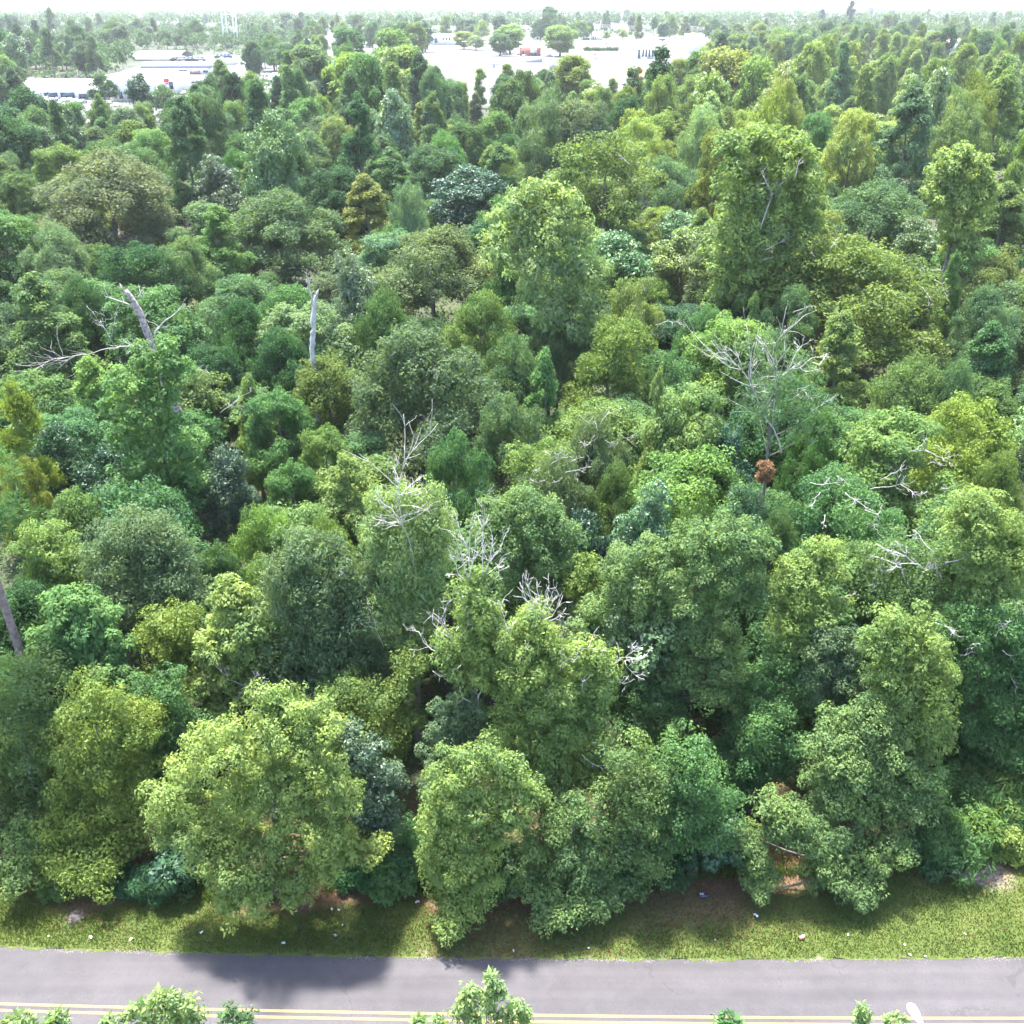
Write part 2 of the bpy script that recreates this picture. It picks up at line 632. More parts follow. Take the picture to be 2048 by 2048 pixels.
# ------------------------------------------------------------------ road
EDGE = [(0, 1896), (362, 1903), (700, 1912), (1000, 1918), (1350, 1921), (1700, 1918), (2048, 1915)]
LINE = [(0, 2016.5), (350, 2025), (700, 2034), (1000, 2039), (1350, 2042), (1700, 2044), (2048, 2046)]
ew = np.array([at(*p) for p in EDGE])
lw = np.array([at(*p) for p in LINE])
pe = np.polyfit(ew[:, 0], ew[:, 1], 2)
pl = np.polyfit(lw[:, 0], lw[:, 1], 2)
def clampx(x):
    return np.clip(x, -30, 30)
def edge_y(x):
    xc = clampx(x)
    return np.polyval(pe, xc) + (x - xc) * np.polyval(np.polyder(pe), xc)
def line_y(x):
    xc = clampx(x)
    return np.polyval(pl, xc) + (x - xc) * np.polyval(np.polyder(pl), xc)
LANE = float(edge_y(0) - line_y(0))

M_ROAD, nt, N, L, B = node_mat('asphalt')
n1 = noise(N, L, .35, 5)
n2 = noise(N, L, 45, 3, .7)
n2b = noise(N, L, 160, 2, .7)
n3 = noise(N, L, 1.6, 4)
base = ramp(N, L, n1, [(.3, (.037, .0345, .037)), (.7, (.049, .0455, .049))])
gr = ramp(N, L, n2, [(.32, (.6, .6, .61)), (.5, (1, 1, 1)), (.68, (1.4, 1.38, 1.38))])
gr2 = ramp(N, L, n2b, [(.3, (.8, .8, .8)), (.7, (1.2, 1.2, 1.2))])
c = mixc(N, L, 1.0, base, gr, 'MULTIPLY')
c = mixc(N, L, 1.0, c, gr2, 'MULTIPLY')
c = mixc(N, L, 1.0, c, ramp(N, L, n3, [(.35, (.93, .93, .94)), (.65, (1.06, 1.05, 1.05))]), 'MULTIPLY')
# wheel paths, a little polished and darker, following the lane
tc = N.new('ShaderNodeTexCoord')
mp = N.new('ShaderNodeMapping')
mp.inputs['Scale'].default_value = (.03, .9, 1)
L.new(tc.outputs['Object'], mp.inputs[0])
nw = N.new('ShaderNodeTexNoise')
nw.inputs['Scale'].default_value = 1.4
nw.inputs['Detail'].default_value = 3
L.new(mp.outputs[0], nw.inputs['Vector'])
c = mixc(N, L, 1.0, c, ramp(N, L, nw.outputs[0], [(.35, (.84, .84, .86)), (.65, (1.10, 1.09, 1.09))]), 'MULTIPLY')
# hairline cracks
vo = N.new('ShaderNodeTexVoronoi')
vo.feature = 'DISTANCE_TO_EDGE'
vo.inputs['Scale'].default_value = .33
mpv = N.new('ShaderNodeMapping')
mpv.inputs['Scale'].default_value = (1.0, .45, 1)
nd = N.new('ShaderNodeTexNoise')
nd.inputs['Scale'].default_value = 1.2
nd.inputs['Detail'].default_value = 6
L.new(tc.outputs['Object'], nd.inputs['Vector'])
ad = N.new('ShaderNodeVectorMath')
ad.operation = 'MULTIPLY_ADD'
L.new(nd.outputs['Color'], ad.inputs[0])
ad.inputs[1].default_value = (1.6, 1.6, 0)
L.new(tc.outputs['Object'], ad.inputs[2])
L.new(ad.outputs[0], mpv.inputs[0])
L.new(mpv.outputs[0], vo.inputs['Vector'])
ck = maths(N, L, 'LESS_THAN', vo.outputs['Distance'], .006)
ck = maths(N, L, 'MULTIPLY', ck, maths(N, L, 'GREATER_THAN', noise(N, L, .5, 4), .5))
ck = maths(N, L, 'MULTIPLY', ck, .55)
c = mixc(N, L, ck, c, (.028, .026, .026))
L.new(c, B.inputs['Base Color'])
B.inputs['Roughness'].default_value = .88
bp = N.new('ShaderNodeBump')
bp.inputs['Strength'].default_value = .35
bp.inputs['Distance'].default_value = .012
L.new(n2, bp.inputs['Height'])
L.new(bp.outputs[0], B.inputs['Normal'])

XS = np.linspace(-110, 110, 111)
V, Q = [], []
for i, x in enumerate(XS):
    for t in (0, .5, 1, 1.5, 2.0):
        y = edge_y(x) + (line_y(x) - edge_y(x)) * t
        crown = .06 * (1 - (t - 1) ** 2)
        V.append((x, y, .02 + crown))
for i in range(len(XS) - 1):
    for j in range(4):
        Q.append((i * 5 + j, i * 5 + j + 1, (i + 1) * 5 + j + 1, (i + 1) * 5 + j))
struct('road', mesh_from('road', V, [np.array(Q)[:, ::-1]], M_ROAD, smooth=True))

M_YEL, nt, N, L, B = node_mat('yellow_road_paint')
c = ramp(N, L, noise(N, L, 9, 6, .7), [(.30, (.14, .12, .09)), (.46, (.28, .15, .03)), (.7, (.31, .17, .038))])
L.new(c, B.inputs['Base Color'])
B.inputs['Roughness'].default_value = .7
for off in (-.145, .145):
    V, Q = [], []
    xs = np.linspace(-80, 80, 321)
    for x in xs:
        y = line_y(x) + off
        V += [(x, y - .055, .0845), (x, y + .055, .0845)]
    for i in range(len(xs) - 1):
        Q.append((2 * i, 2 * i + 2, 2 * i + 3, 2 * i + 1))
    struct('road_marking', mesh_from('road_marking', V, [Q], M_YEL))

# ------------------------------------------------------------------ grass verge between road and wood
FOREST = [(-400, 1795), (0, 1792), (100, 1785), (200, 1800), (300, 1782), (420, 1800), (550, 1800), (700, 1778), (850, 1792), (1000, 1786),
          (1200, 1772), (1330, 1760), (1450, 1756), (1600, 1752), (1800, 1748), (1900, 1735), (2048, 1712), (2500, 1690)]
fw = np.array([at(*p) for p in FOREST])
fw = fw[np.argsort(fw[:, 0])]
def forest_y(x):
    return np.interp(x, fw[:, 0], fw[:, 1])

rngv = np.random.default_rng(5)
nx, ny = 420, 70
GX = np.linspace(-48, 48, nx)
def vnoise(x, y, s, seed):
    r = np.random.default_rng(seed)
    v = 0
    for k in range(5):
        a = r.uniform(0, 2 * np.pi, 4)
        f = s * (1.7 ** k)
        v = v + np.sin(x * f * np.cos(a[0]) + y * f * np.sin(a[0]) + a[1]) * np.sin(x * f * np.cos(a[2]) + y * f * np.sin(a[2]) + a[3]) / (1.5 ** k)
    return v / 2
V = np.zeros((nx, ny, 3))
BARE = np.zeros((nx, ny))
SAND = np.zeros((nx, ny))
BROWN_SPOTS = [(600, 1800, 70, .9), (470, 1835, 60, .35), (160, 1812, 55, .8), (980, 1850, 130, .95), (1150, 1870, 170, .75), (900, 1900, 120, .5), (1290, 1790, 120, 1),
               (1420, 1815, 110, .9), (1500, 1780, 110, 1), (1640, 1800, 60, .7), (760, 1840, 110, .45), (560, 1880, 120, .25), (1850, 1750, 60, .6), (1990, 1735, 90, 1.0), (260, 1800, 90, .8), (700, 1800, 80, .7)]
SAND_SPOTS = [(150, 1835, 22, 1.), (600, 1805, 24, .9), (555, 1812, 16, .6), (690, 1850, 20, .35), (1980, 1748, 60, .8), (1930, 1752, 30, .7), (1230, 1908, 16, .3), (345, 1880, 26, .3),
              (1545, 1895, 18, .3), (1350, 1790, 30, .2), (850, 1902, 18, .5), (1640, 1915, 12, .4), (1330, 1915, 14, .3)]
def spots(x, y, S):
    tot = 0
    for (px, py, r, a) in S:
        p = at(px, py)
        k = mpp(p) * r
        d = np.hypot(x - p[0], (y - p[1]))
        tot = tot + a * np.exp(-(d / k) ** 2 * 1.2)
    return tot
for i, x in enumerate(GX):
    y0 = edge_y(x) - .03 + .07 * math.sin(x * 3.1) * math.sin(x * 1.3 + 1) + rngv.normal(0, .045)
    y1 = forest_y(x) + 7
    V[i, :, 0] = x
    V[i, :, 1] = np.linspace(y0, y1, ny)
X, Y = V[..., 0], V[..., 1]
dedge = Y - edge_y(X)
V[..., 2] = .045 + .05 * np.clip(dedge / 2, 0, 1) + .05 * np.clip(dedge / 2, 0, 1) * vnoise(X, Y, .8, 3)
V[:, 0, 2] = .030
toW = forest_y(X) - Y
BARE = .62 * np.clip(1.15 - (toW + vnoise(X, Y, .7, 8) * .9) / 1.0, 0, 1) + spots(X, Y, BROWN_SPOTS) * .42 + vnoise(X, Y, 1.3, 9) * .10
SAND = spots(X, Y, SAND_SPOTS) + np.clip(1 - dedge / .22, 0, 1) * (.25 + .5 * np.clip(vnoise(X, Y, 1.1, 4), 0, 1))
BARE, SAND = np.clip(BARE, 0, 1), np.clip(SAND, 0, 1)
Q = np.array([(i * ny + j, (i + 1) * ny + j, (i + 1) * ny + j + 1, i * ny + j + 1) for i in range(nx - 1) for j in range(ny - 1)])
VGRID = V.copy()
M_VERGE, nt, N, L, B = node_mat('verge_turf')
def attr(nm):
    a = N.new('ShaderNodeAttribute')
    a.attribute_name = nm
    return a.outputs['Fac']
g = ramp(N, L, noise(N, L, .55, 6), [(.3, (.040, .062, .015)), (.55, (.057, .077, .020)), (.75, (.078, .088, .028))])
g = mixc(N, L, 1.0, g, ramp(N, L, noise(N, L, 22, 5, .7), [(.3, (.55, .6, .6)), (.7, (1.4, 1.35, 1.3))]), 'MULTIPLY')
l = ramp(N, L, noise(N, L, 26, 6, .75), [(.3, (.035, .022, .014)), (.5, (.080, .050, .032)), (.68, (.17, .115, .08))])
nb = noise(N, L, 7, 7, .75)
fb = maths(N, L, 'ADD', attr('bare'), maths(N, L, 'MULTIPLY', maths(N, L, 'SUBTRACT', nb, .5), 1.5))
fb = ramp(N, L, fb, [(.38, (0, 0, 0)), (.72, (1, 1, 1))])
c = mixc(N, L, fb, g, l)
s = ramp(N, L, noise(N, L, 40, 4, .7), [(.3, (.13, .105, .09)), (.7, (.22, .18, .155))])
fs = maths(N, L, 'ADD', attr('sand'), maths(N, L, 'MULTIPLY', maths(N, L, 'SUBTRACT', nb, .5), 1.3))
fs = ramp(N, L, fs, [(.35, (0, 0, 0)), (.8, (1, 1, 1))])
c = mixc(N, L, fs, c, s)
L.new(c, B.inputs['Base Color'])
B.inputs['Roughness'].default_value = .95
B.inputs['Specular IOR Level'].default_value = .15
me = mesh_from('verge', V.reshape(-1, 3), [Q], M_VERGE, smooth=True)
for nm, A in (('bare', BARE), ('sand', SAND)):
    a_ = me.attributes.new(nm, 'FLOAT', 'POINT')
    a_.data.foreach_set('value', A.ravel().astype(np.float32))
struct('verge', me)

# grass blades on the verge
def verge_sample(n, seed):
    r = np.random.default_rng(seed)
    x = r.uniform(-30, 30, n)
    f = r.random(n)
    y0 = edge_y(x) + .02
    y1 = forest_y(x) + 1.6
    y = y0 + (y1 - y0) * f
    ix = np.clip(((x + 48) / 96 * (nx - 1)).round().astype(int), 0, nx - 1)
    iy = np.clip(((y - V[ix, 0, 1]) / (V[ix, -1, 1] - V[ix, 0, 1]) * (ny - 1)).round().astype(int), 0, ny - 1)
    return r, x, y, V[ix, iy, 2], BARE[ix, iy], SAND[ix, iy]
r, x, y, z, b, s_ = verge_sample(160000, 11)
k = (r.random(len(x)) > np.clip(b * 1.25 - .15, 0, .93)) & (r.random(len(x)) > s_ * 1.1)
x, y, z = x[k], y[k], z[k]
n = len(x)
P = np.stack([x, y, z - .01], 1)
a = r.uniform(0, 2 * np.pi, n)
hgt = r.uniform(.06, .15, n) * (1 + .5 * vnoise(x, y, .9, 21))
lean = r.normal(0, .05, (n, 2))
sd = np.stack([np.cos(a), np.sin(a), 0 * a], 1) * r.uniform(.012, .028, n)[:, None]
tip = P + np.stack([lean[:, 0], lean[:, 1], hgt], 1)
VV = np.stack([P - sd, P + sd, tip], 1).reshape(-1, 3)
o = link('grass', mesh_from('grass', VV, [np.arange(3 * n).reshape(-1, 3)], M_LEAF, np.clip(.5 + .22 * vnoise(x, y, .5, 31) + r.normal(0, .2, n), 0, 1)))
o.color = (.060, .088, .021, 1)
o['kind'] = 'stuff'
# fallen leaves
r, x, y, z, b, s_ = verge_sample(45000, 12)
k = r.random(len(x)) < np.clip(b * .9 - .05, .012, 1)
x, y, z = x[k], y[k], z[k]
n = len(x)
P = np.stack([x, y, z + r.uniform(.005, .04, n)], 1)
a = r.uniform(0, 2 * np.pi, n)
ld = nrm(np.stack([np.cos(a), np.sin(a), r.normal(0, .35, n)], 1)) * r.uniform(.05, .12, n)[:, None]
sd = nrm(np.cross(ld, np.array([0, 0, 1.0]) + r.normal(0, .3, (n, 3)))) * r.uniform(.02, .04, n)[:, None]
VV = np.stack([P - ld, P + sd, P + ld, P - sd], 1).reshape(-1, 3)
o = link('leaf_litter', mesh_from('leaf_litter', VV, [np.arange(4 * n).reshape(-1, 4)], M_LEAF, np.clip(r.normal(.5, .25, n), 0, 1)))
o.color = (.12, .070, .044, 1)
o['kind'] = 'stuff'
# loose sandy grit along the broken edge of the asphalt
n = 9000
r = np.random.default_rng(14)
x = r.uniform(-30, 30, n)
y = edge_y(x) + r.normal(-.02, .09, n) + .06 * np.sin(x * 2.1) * np.sin(x * .7)
k = vnoise(x, y, .9, 41) + r.normal(0, .3, n) > .1
x, y = x[k], y[k]
n = len(x)
rad = r.uniform(.008, .03, n)
c3 = np.stack([x, y, np.full(n, .034)], 1)
tet = np.array([(1, 0, -.5), (-.5, .87, -.5), (-.5, -.87, -.5), (0, 0, .9)])
VV = (c3[:, None] + tet[None] * rad[:, None, None] * r.uniform(.7, 1.2, (n, 4, 1))).reshape(-1, 3)
F = (np.arange(n)[:, None, None] * 4 + np.array([(0, 1, 3), (1, 2, 3), (2, 0, 3)])[None]).reshape(-1, 3)
o = link('gravel', mesh_from('gravel', VV, [F], mat('grit', (.17, .15, .13), .9, .2, .2, 8)))
o['kind'] = 'stuff'

# ================================================================== trees along the edge of the wood
G1 = 'trees at the grassy edge of the wood'
G2 = 'trees close behind the edge of the wood'

def LT(label, lobes, short=None, **k):
    name = k.pop('name', 'broadleaf_tree')
    t = lobed_tree(name, label, k.pop('cat', 'tree'), lobes, **k)
    if short:
        a = np.array(lobes, float)
        LANDMARKS.append((a[:, 0].mean(), a[:, 1].mean(), short))
    return t

t_a = LT('soft green tree reaching the grass at the photo\'s left end', [(40,1370,60),(20,1440,60),(100,1440,45),(80,1500,60),(15,1530,60),(60,1580,65),(110,1600,45),(30,1660,65),(80,1680,50),(40,1740,45)],
    Y=36.2, color='soft', style='oak', seed=11, group=G1, r0=.25)
t_b = LT('olive tree trailing down to its pale leaning trunk on the grass', [(200,1420,60),(255,1470,55),(150,1490,50),(190,1530,65),(265,1550,55),(160,1610,65),(225,1620,60),(290,1610,40),(130,1680,55),(190,1690,55),(260,1690,45),(150,1740,45),(200,1750,40),(100,1720,40)],
    Y=35.2, color='yellow', style='oak', seed=12, group=G1, r0=.2, short='the olive tree trailing to the grass')
t_c = LT('big pale lime tree bulging over the grass, left of the two central ones', [(590,1420,50),(640,1460,38),(545,1400,38),(470,1490,66),(405,1510,52),(530,1470,50),(360,1600,58),(340,1650,42),(420,1650,62),(500,1580,60),(560,1560,50),(650,1550,46),
      (690,1600,34),(600,1630,60),(660,1660,46),(480,1700,62),(560,1710,62),(430,1730,46),(520,1775,50),(460,1800,40),(640,1730,46),(700,1700,44),(750,1695,30),(585,1785,38),(400,1690,40),(610,1490,42)],
    base=(560,1785), color='lime', style='puff', seed=13, group=G1, r0=.3, short='the big pale lime tree')
t_d = LT('dusky blue green tree in the dark gap right of the big pale lime tree', [(735,1520,45),(715,1590,50),(770,1580,36),(760,1640,42),(725,1670,40),(690,1470,35)],
    base=(745,1745), color='blue', style='puff', seed=14, glossy=True, group=G1, r0=.15)
t_e = LT('narrow yellow green tree with a bare pronged top, left of centre', [(948,1172,36),(955,1215,40),(968,1258,38),(925,1300,44),(975,1312,42),(895,1290,26),(940,1350,44),(985,1365,36),(905,1340,28)],
    Y=36.5, color='fresh', style='puff', seed=15, group=G1, r0=.25, short='the narrow tree with a bare pronged top')
t_f = LT('greyish leafed tree under the narrow bare topped one', [(900,1425,38),(940,1420,30),(895,1475,46),(940,1485,38),(880,1535,34),(920,1545,34),(865,1570,24)],
    Y=35.5, color='grey', style='puff', seed=16, group=G1, r0=.2)
t_g = LT('tall yellow green tree at the centre with antler-like dead branches on top', [(1070,1248,44),(1040,1285,38),(1100,1295,48),(1160,1310,44),(1205,1320,34),(1050,1340,50),(1120,1360,52),(1180,1370,42),(1015,1400,36),(1070,1410,50),(1140,1420,48),
      (1200,1400,30),(1010,1450,42),(1070,1470,48),(1130,1480,46),(1185,1460,40),(1040,1530,42),(1100,1540,48),(1160,1540,44),(1210,1515,36),(1225,1570,32),(1000,1495,40),(1060,1590,36),(1120,1600,38)],
    Y=35.8, color='fresh', style='puff', seed=17, group=G1, r0=.32, short='the tall central tree with antler-like dead branches')
t_h = LT('light green tree whose lowest limb touches the grass, below centre left', [(925,1525,46),(976,1515,42),(1025,1545,38),(890,1578,40),(940,1590,50),(1000,1600,40),(1055,1590,36),(880,1640,36),(920,1655,46),(985,1670,42),(1015,1640,34),
      (885,1690,34),(930,1720,50),(895,1760,40),(950,1770,46),(975,1755,28),(895,1800,40),(940,1795,40),(900,1850,27),(868,1712,28)],
    base=(930,1800), color='fresh', style='puff', seed=18, group=G1, r0=.26, short='the light tree whose limb touches the grass')
t_i = LT('dark topped tree with a bright round limb hanging over the brown leaf litter', [(1105,1640,42),(1160,1620,38),(1077,1690,42),(1139,1704,48),(1180,1690,30),(1066,1760,38),(1110,1765,42),(1157,1769,46),(1190,1745,32),(1215,1785,26),(1096,1810,36),(1139,1808,40),(1099,1838,22),(1172,1808,32)],
    base=(1130,1785), color='soft', style='puff', seed=19, group=G1, r0=.22, short='the tree with the bright low limb')
t_j = LT('speckled olive bushy oak beside the tall central tree, right of it', [(1266,1520,46),(1295,1575,42),(1250,1590,42),(1266,1640,48),(1310,1640,36),(1240,1690,38),(1285,1695,48),(1237,1735,30),(1284,1735,38),(1320,1700,28)],
    base=(1275,1768), color='soft', style='oak', seed=20, group=G1, r0=.2, short='the speckled olive bushy oak')
t_k = LT('yellow flecked dark oak standing over the dark blue litter bag', [(1385,1500,48),(1350,1560,46),(1400,1570,50),(1440,1610,44),(1370,1630,48),(1410,1670,40),(1345,1680,36),(1330,1610,36)],
    base=(1385,1752), color='mid', style='oak', seed=21, group=G1, r0=.2)
t_l = LT('dark round oak between the yellow flecked oak and the cauliflower crown', [(1529,1440,46),(1565,1480,46),(1500,1500,48),(1550,1535,46),(1480,1545,40),(1510,1575,44),(1460,1580,34)],
    Y=37, color='mid', style='oak', seed=22, group=G1, r0=.2)
t_m = LT('big cauliflower shaped green crown on the right of the wood edge', [(1732,1420,32),(1700,1455,38),(1755,1450,44),(1674,1500,50),(1765,1505,46),(1720,1530,52),(1649,1555,44),(1801,1565,46),(1837,1550,34),(1690,1590,44),(1745,1590,46),(1655,1600,38),(1819,1610,42),(1783,1630,38),(1721,1632,34),(1840,1585,30)],
    Y=34.6, color='soft', style='puff', seed=23, group=G1, r0=.28, short='the big cauliflower shaped crown')
t_n = LT('low spreading tree of three separate round limbs under the cauliflower crown', [(1548,1622,40),(1583,1632,38),(1594,1672,32),(1560,1665,30),(1504,1700,32),(1511,1740,36),(1488,1684,22),(1531,1758,25),(1517,1782,16),
      (1660,1685,42),(1638,1718,42),(1674,1747,42),(1700,1711,42),(1775,1698,42),(1801,1700,26),(1747,1730,38),(1725,1772,32),(1721,1792,22),(1649,1758,32)],
    base=(1650,1765), color='soft', style='puff', seed=24, group=G1, r0=.24, rscale=.95, depth=.35, short='the low tree of three round limbs')
t_o = LT('tall yellow green tree at the wood edge right of the cauliflower crown', [(1790,1255,42),(1835,1258,42),(1765,1290,40),(1855,1292,38),(1805,1310,52),(1783,1345,48),(1840,1340,52),(1873,1355,28),(1783,1390,48),(1837,1390,52),(1880,1385,28),(1801,1430,48),(1855,1425,44),(1873,1455,32),(1819,1470,44),(1855,1475,38),(1837,1505,34)],
    Y=36, color='fresh', style='puff', seed=25, group=G1, r0=.28, short='the tall yellow green edge tree')
t_p = LT('thin greyish green tree with gaps beside the tall yellow green edge tree', [(1645,1284,34),(1681,1284,32),(1638,1318,32),(1690,1320,30),(1630,1355,28),(1685,1353,32),(1700,1385,28),(1640,1395,28),(1681,1421,30)],
    Y=38, color='grey', style='puff', seed=26, group=G1, r0=.18)
t_q = LT('green vine hung slope tree above the weedy bank at the photo\'s right end', [(1900,1430,50),(1960,1420,55),(2020,1450,55),(1900,1500,50),(1950,1510,50),(2010,1520,50),(1890,1570,46),(1870,1630,42),(1930,1580,46),(1880,1690,36)],
    Y=40, color='mid', style='oak', seed=27, group=G1, r0=.2, short='the vine hung slope tree')

# second line
s_a = LT('slim bright yellow green sweetgum left of the big pale lime tree', [(453,1178,28),(464,1208,36),(489,1222,36),(507,1248,40),(446,1262,38),(482,1285,50),(525,1290,32),(435,1300,36),(417,1320,28),(470,1330,42),(391,1371,32),(360,1367,30),(435,1364,42),(490,1380,36),(450,1410,34)],
    Y=41, color='lime', style='gum', name='sweetgum_tree', seed=31, group=G2, leaf=(.16,.10), r0=.2, short='the slim bright sweetgum')
s_b = LT('broad dusky grey green tree with a rounded top, left part of the wood', [(272,1060,42),(235,1090,46),(315,1095,50),(217,1120,46),(272,1130,56),(344,1120,44),(199,1150,38),(246,1175,52),(308,1175,54),(362,1165,44),(385,1200,40),(326,1222,46),(380,1232,36),(268,1222,46)],
    Y=46, color='grey', style='oak', seed=32, group=G2, leaf=(.13,.07), r0=.3, short='the broad dusky grey green tree')
s_c = LT('bright green oval tree standing left of the dusky grey green one', [(80,1066,36),(105,1088,44),(65,1100,36),(138,1105,32),(91,1130,46),(138,1139,36),(118,1168,38),(75,1160,32)],
    Y=47, color='spring', style='gum', name='sweetgum_tree', seed=33, group=G2, r0=.2, short='the bright green oval tree')
s_d = LT('bluish bright sweetgum in front of the dusky grey green tree, beside the brown trunk', [(127,1200,28),(156,1215,40),(192,1245,40),(145,1255,44),(85,1284,36),(127,1291,46),(181,1291,46),(235,1291,32),(98,1320,36),(152,1327,40),(210,1335,40),(181,1355,36)],
    Y=40.5, color='gum', style='gum', name='sweetgum_tree', seed=34, group=G2, leaf=(.16,.10), r0=.2, short='the sweetgum beside the brown trunk')
s_e = LT('small yellowish vine covered tree between two sweetgums', [(319,1250,32),(355,1251,36),(326,1282,42),(373,1286,36),(326,1317,36),(362,1317,36),(345,1345,30)],
    Y=41.5, color='yellow', style='oak', seed=35, group=G2, r0=.15, leaf=(.14,.08))
s_f = LT('wide soft grey green willowy tree, left of the narrow bare topped tree', [(600,1110,50),(655,1108,46),(560,1150,42),(615,1170,56),(685,1160,50),(735,1170,42),(570,1220,46),(640,1240,56),(710,1230,52),(600,1300,50),(670,1310,54),(740,1300,44),(640,1370,50),(565,1360,36),(700,1380,46),(760,1360,40)],
    Y=41.5, color='grey', style='droop', seed=36, group=G2, leaf=(.16,.065), r0=.28, short='the wide soft willowy tree')
s_g = LT('pale drooping tree with white bare twigs sticking out of its top', [(770,1010,36),(825,1000,40),(860,1030,36),(755,1060,40),(810,1070,46),(868,1080,36),(785,1120,46),(850,1130,42),(780,1180,42),(840,1180,42),(800,1232,46),(850,1230,36),(825,1275,36)],
    Y=41.5, color='pale', style='droop', seed=37, group=G2, leaf=(.16,.06), r0=.22, gap=.25, short='the pale drooping tree with white twigs')
s_h = LT('rounded clean green dome of a tree just above centre of the edge row', [(1050,1008,36),(1012,1025,42),(1080,1028,44),(990,1060,44),(1038,1060,52),(1096,1062,46),(1121,1085,36),(1010,1100,42),(1067,1100,52),(1114,1112,40),(1085,1138,46),(1041,1161,42),(1085,1178,42),(1117,1156,36)],
    Y=44, color='soft', style='puff', seed=38, group=G2, r0=.26, short='the rounded green dome')
s_i = LT('little yellow green tree tucked against the right side of the green dome', [(1175,1128,24),(1164,1154,30),(1188,1163,26),(1157,1183,28),(1180,1195,24)],
    Y=42.5, color='yellow', style='gum', name='sweetgum_tree', seed=39, group=G2, r0=.1)
s_j = LT('very large many-headed green tree right of the tall central tree', [(1270,1122,46),(1240,1142,38),(1320,1112,46),(1375,1090,46),(1430,1072,42),(1490,1075,42),(1520,1105,32),(1400,1130,52),(1470,1140,52),(1310,1170,52),(1240,1200,46),(1190,1230,36),(1280,1230,46),(1360,1200,52),(1430,1200,48),
      (1500,1190,36),(1330,1270,48),(1400,1270,48),(1455,1280,38),(1380,1330,48),(1440,1330,42),(1410,1382,42),(1350,1360,36),(1450,1392,32),(1250,1290,36)],
    Y=40.5, color='soft', style='puff', seed=40, group=G2, r0=.36, short='the very large many-headed tree')
s_k = LT('stacked yellow green tree leaning right beside the many-headed tree', [(1652,1105,34),(1630,1128,40),(1594,1135,32),(1656,1148,36),(1573,1163,32),(1609,1163,46),(1565,1190,32),(1609,1200,46),(1649,1212,36),(1583,1226,38),(1623,1240,42),(1583,1262,34),(1616,1277,36)],
    Y=40, color='fresh', style='puff', seed=41, group=G2, r0=.24, short='the stacked yellow green tree')
s_l = LT('large light green conical crown near the photo\'s right end', [(1964,1005,32),(1938,1022,38),(1978,1040,46),(1922,1055,42),(1957,1074,50),(2025,1060,36),(1993,1096,52),(2036,1098,36),(1964,1132,46),(2018,1139,42),(1964,1168,46),(2007,1175,42),(1971,1200,36),(1935,1175,36)],
    Y=41, color='fresh', style='puff', seed=42, group=G2, r0=.28, short='the large light conical crown')
s_m = LT('sparse oak full of bleached bare limbs, left of the light conical crown', [(1800,1110,46),(1755,1130,40),(1850,1130,46),(1900,1115,38),(1830,1180,46),(1775,1200,40),(1880,1190,40),(1735,1175,34),(1840,1225,36)],
    Y=42, color='soft', style='oak', seed=43, group=G2, r0=.3, gap=.35, leaf=(.12,.07), name='oak_tree', short='the sparse oak of bleached limbs')
s_n = LT('small dark tree squeezed behind the stacked yellow green one', [(1700,1120,36),(1720,1160,40),(1690,1200,38),(1735,1225,40),(1670,1240,30)],
    Y=44, color='green', style='oak', seed=44, group=G2, r0=.15)
s_o = LT('dark twiggy oak under the light conical crown at the photo\'s right end', [(1930,1250,46),(1990,1262,46),(2040,1280,46),(1920,1310,46),(1980,1330,48),(2040,1350,46),(1930,1375,44),(1990,1395,46),(2040,1420,46),(1915,1440,40),(1960,1470,40),(2020,1490,40)],
    Y=39, color='mid', style='oak', seed=45, group=G2, r0=.28, name='oak_tree', short='the dark twiggy oak')
s_p = LT('dark low tree behind the central tree and the many-headed one', [(1250,1370,42),(1300,1410,46),(1250,1440,42),(1330,1440,40),(1290,1475,40)],
    Y=38, color='green', style='puff', seed=46, group=G2, r0=.16)
s_q = LT('dark leafy tree filling the gap above the olive trailing tree', [(280,1390,42),(320,1430,42),(340,1380,38),(370,1440,40),(390,1480,38),(330,1490,38),(310,1540,36)],
    Y=37.5, color='mid', style='oak', seed=47, group=G2, r0=.16)
s_r = LT('olive green tree between the willowy tree and the big pale lime tree', [(690,1400,44),(740,1420,44),(800,1380,42),(640,1430,36),(700,1460,42),(760,1470,42),(810,1440,36),(780,1520,34),(830,1330,36)],
    Y=38, color='olive', style='oak', seed=48, group=G2, r0=.18)
s_s = LT('dark tree behind the foot of the brown trunk at the photo\'s left end', [(40,1210,44),(20,1260,46),(60,1310,40),(20,1330,40),(110,1370,36)],
    Y=43, color='dark', style='oak', seed=49, group=G2, r0=.2)
s_t = LT('small dark tree between the stacked tree and the cauliflower crown', [(1560,1330,40),(1600,1360,38),(1540,1390,42),(1590,1410,36),(1510,1370,36),(1500,1440,34)],
    Y=38.5, color='mid', style='oak', seed=50, group=G2, r0=.15)

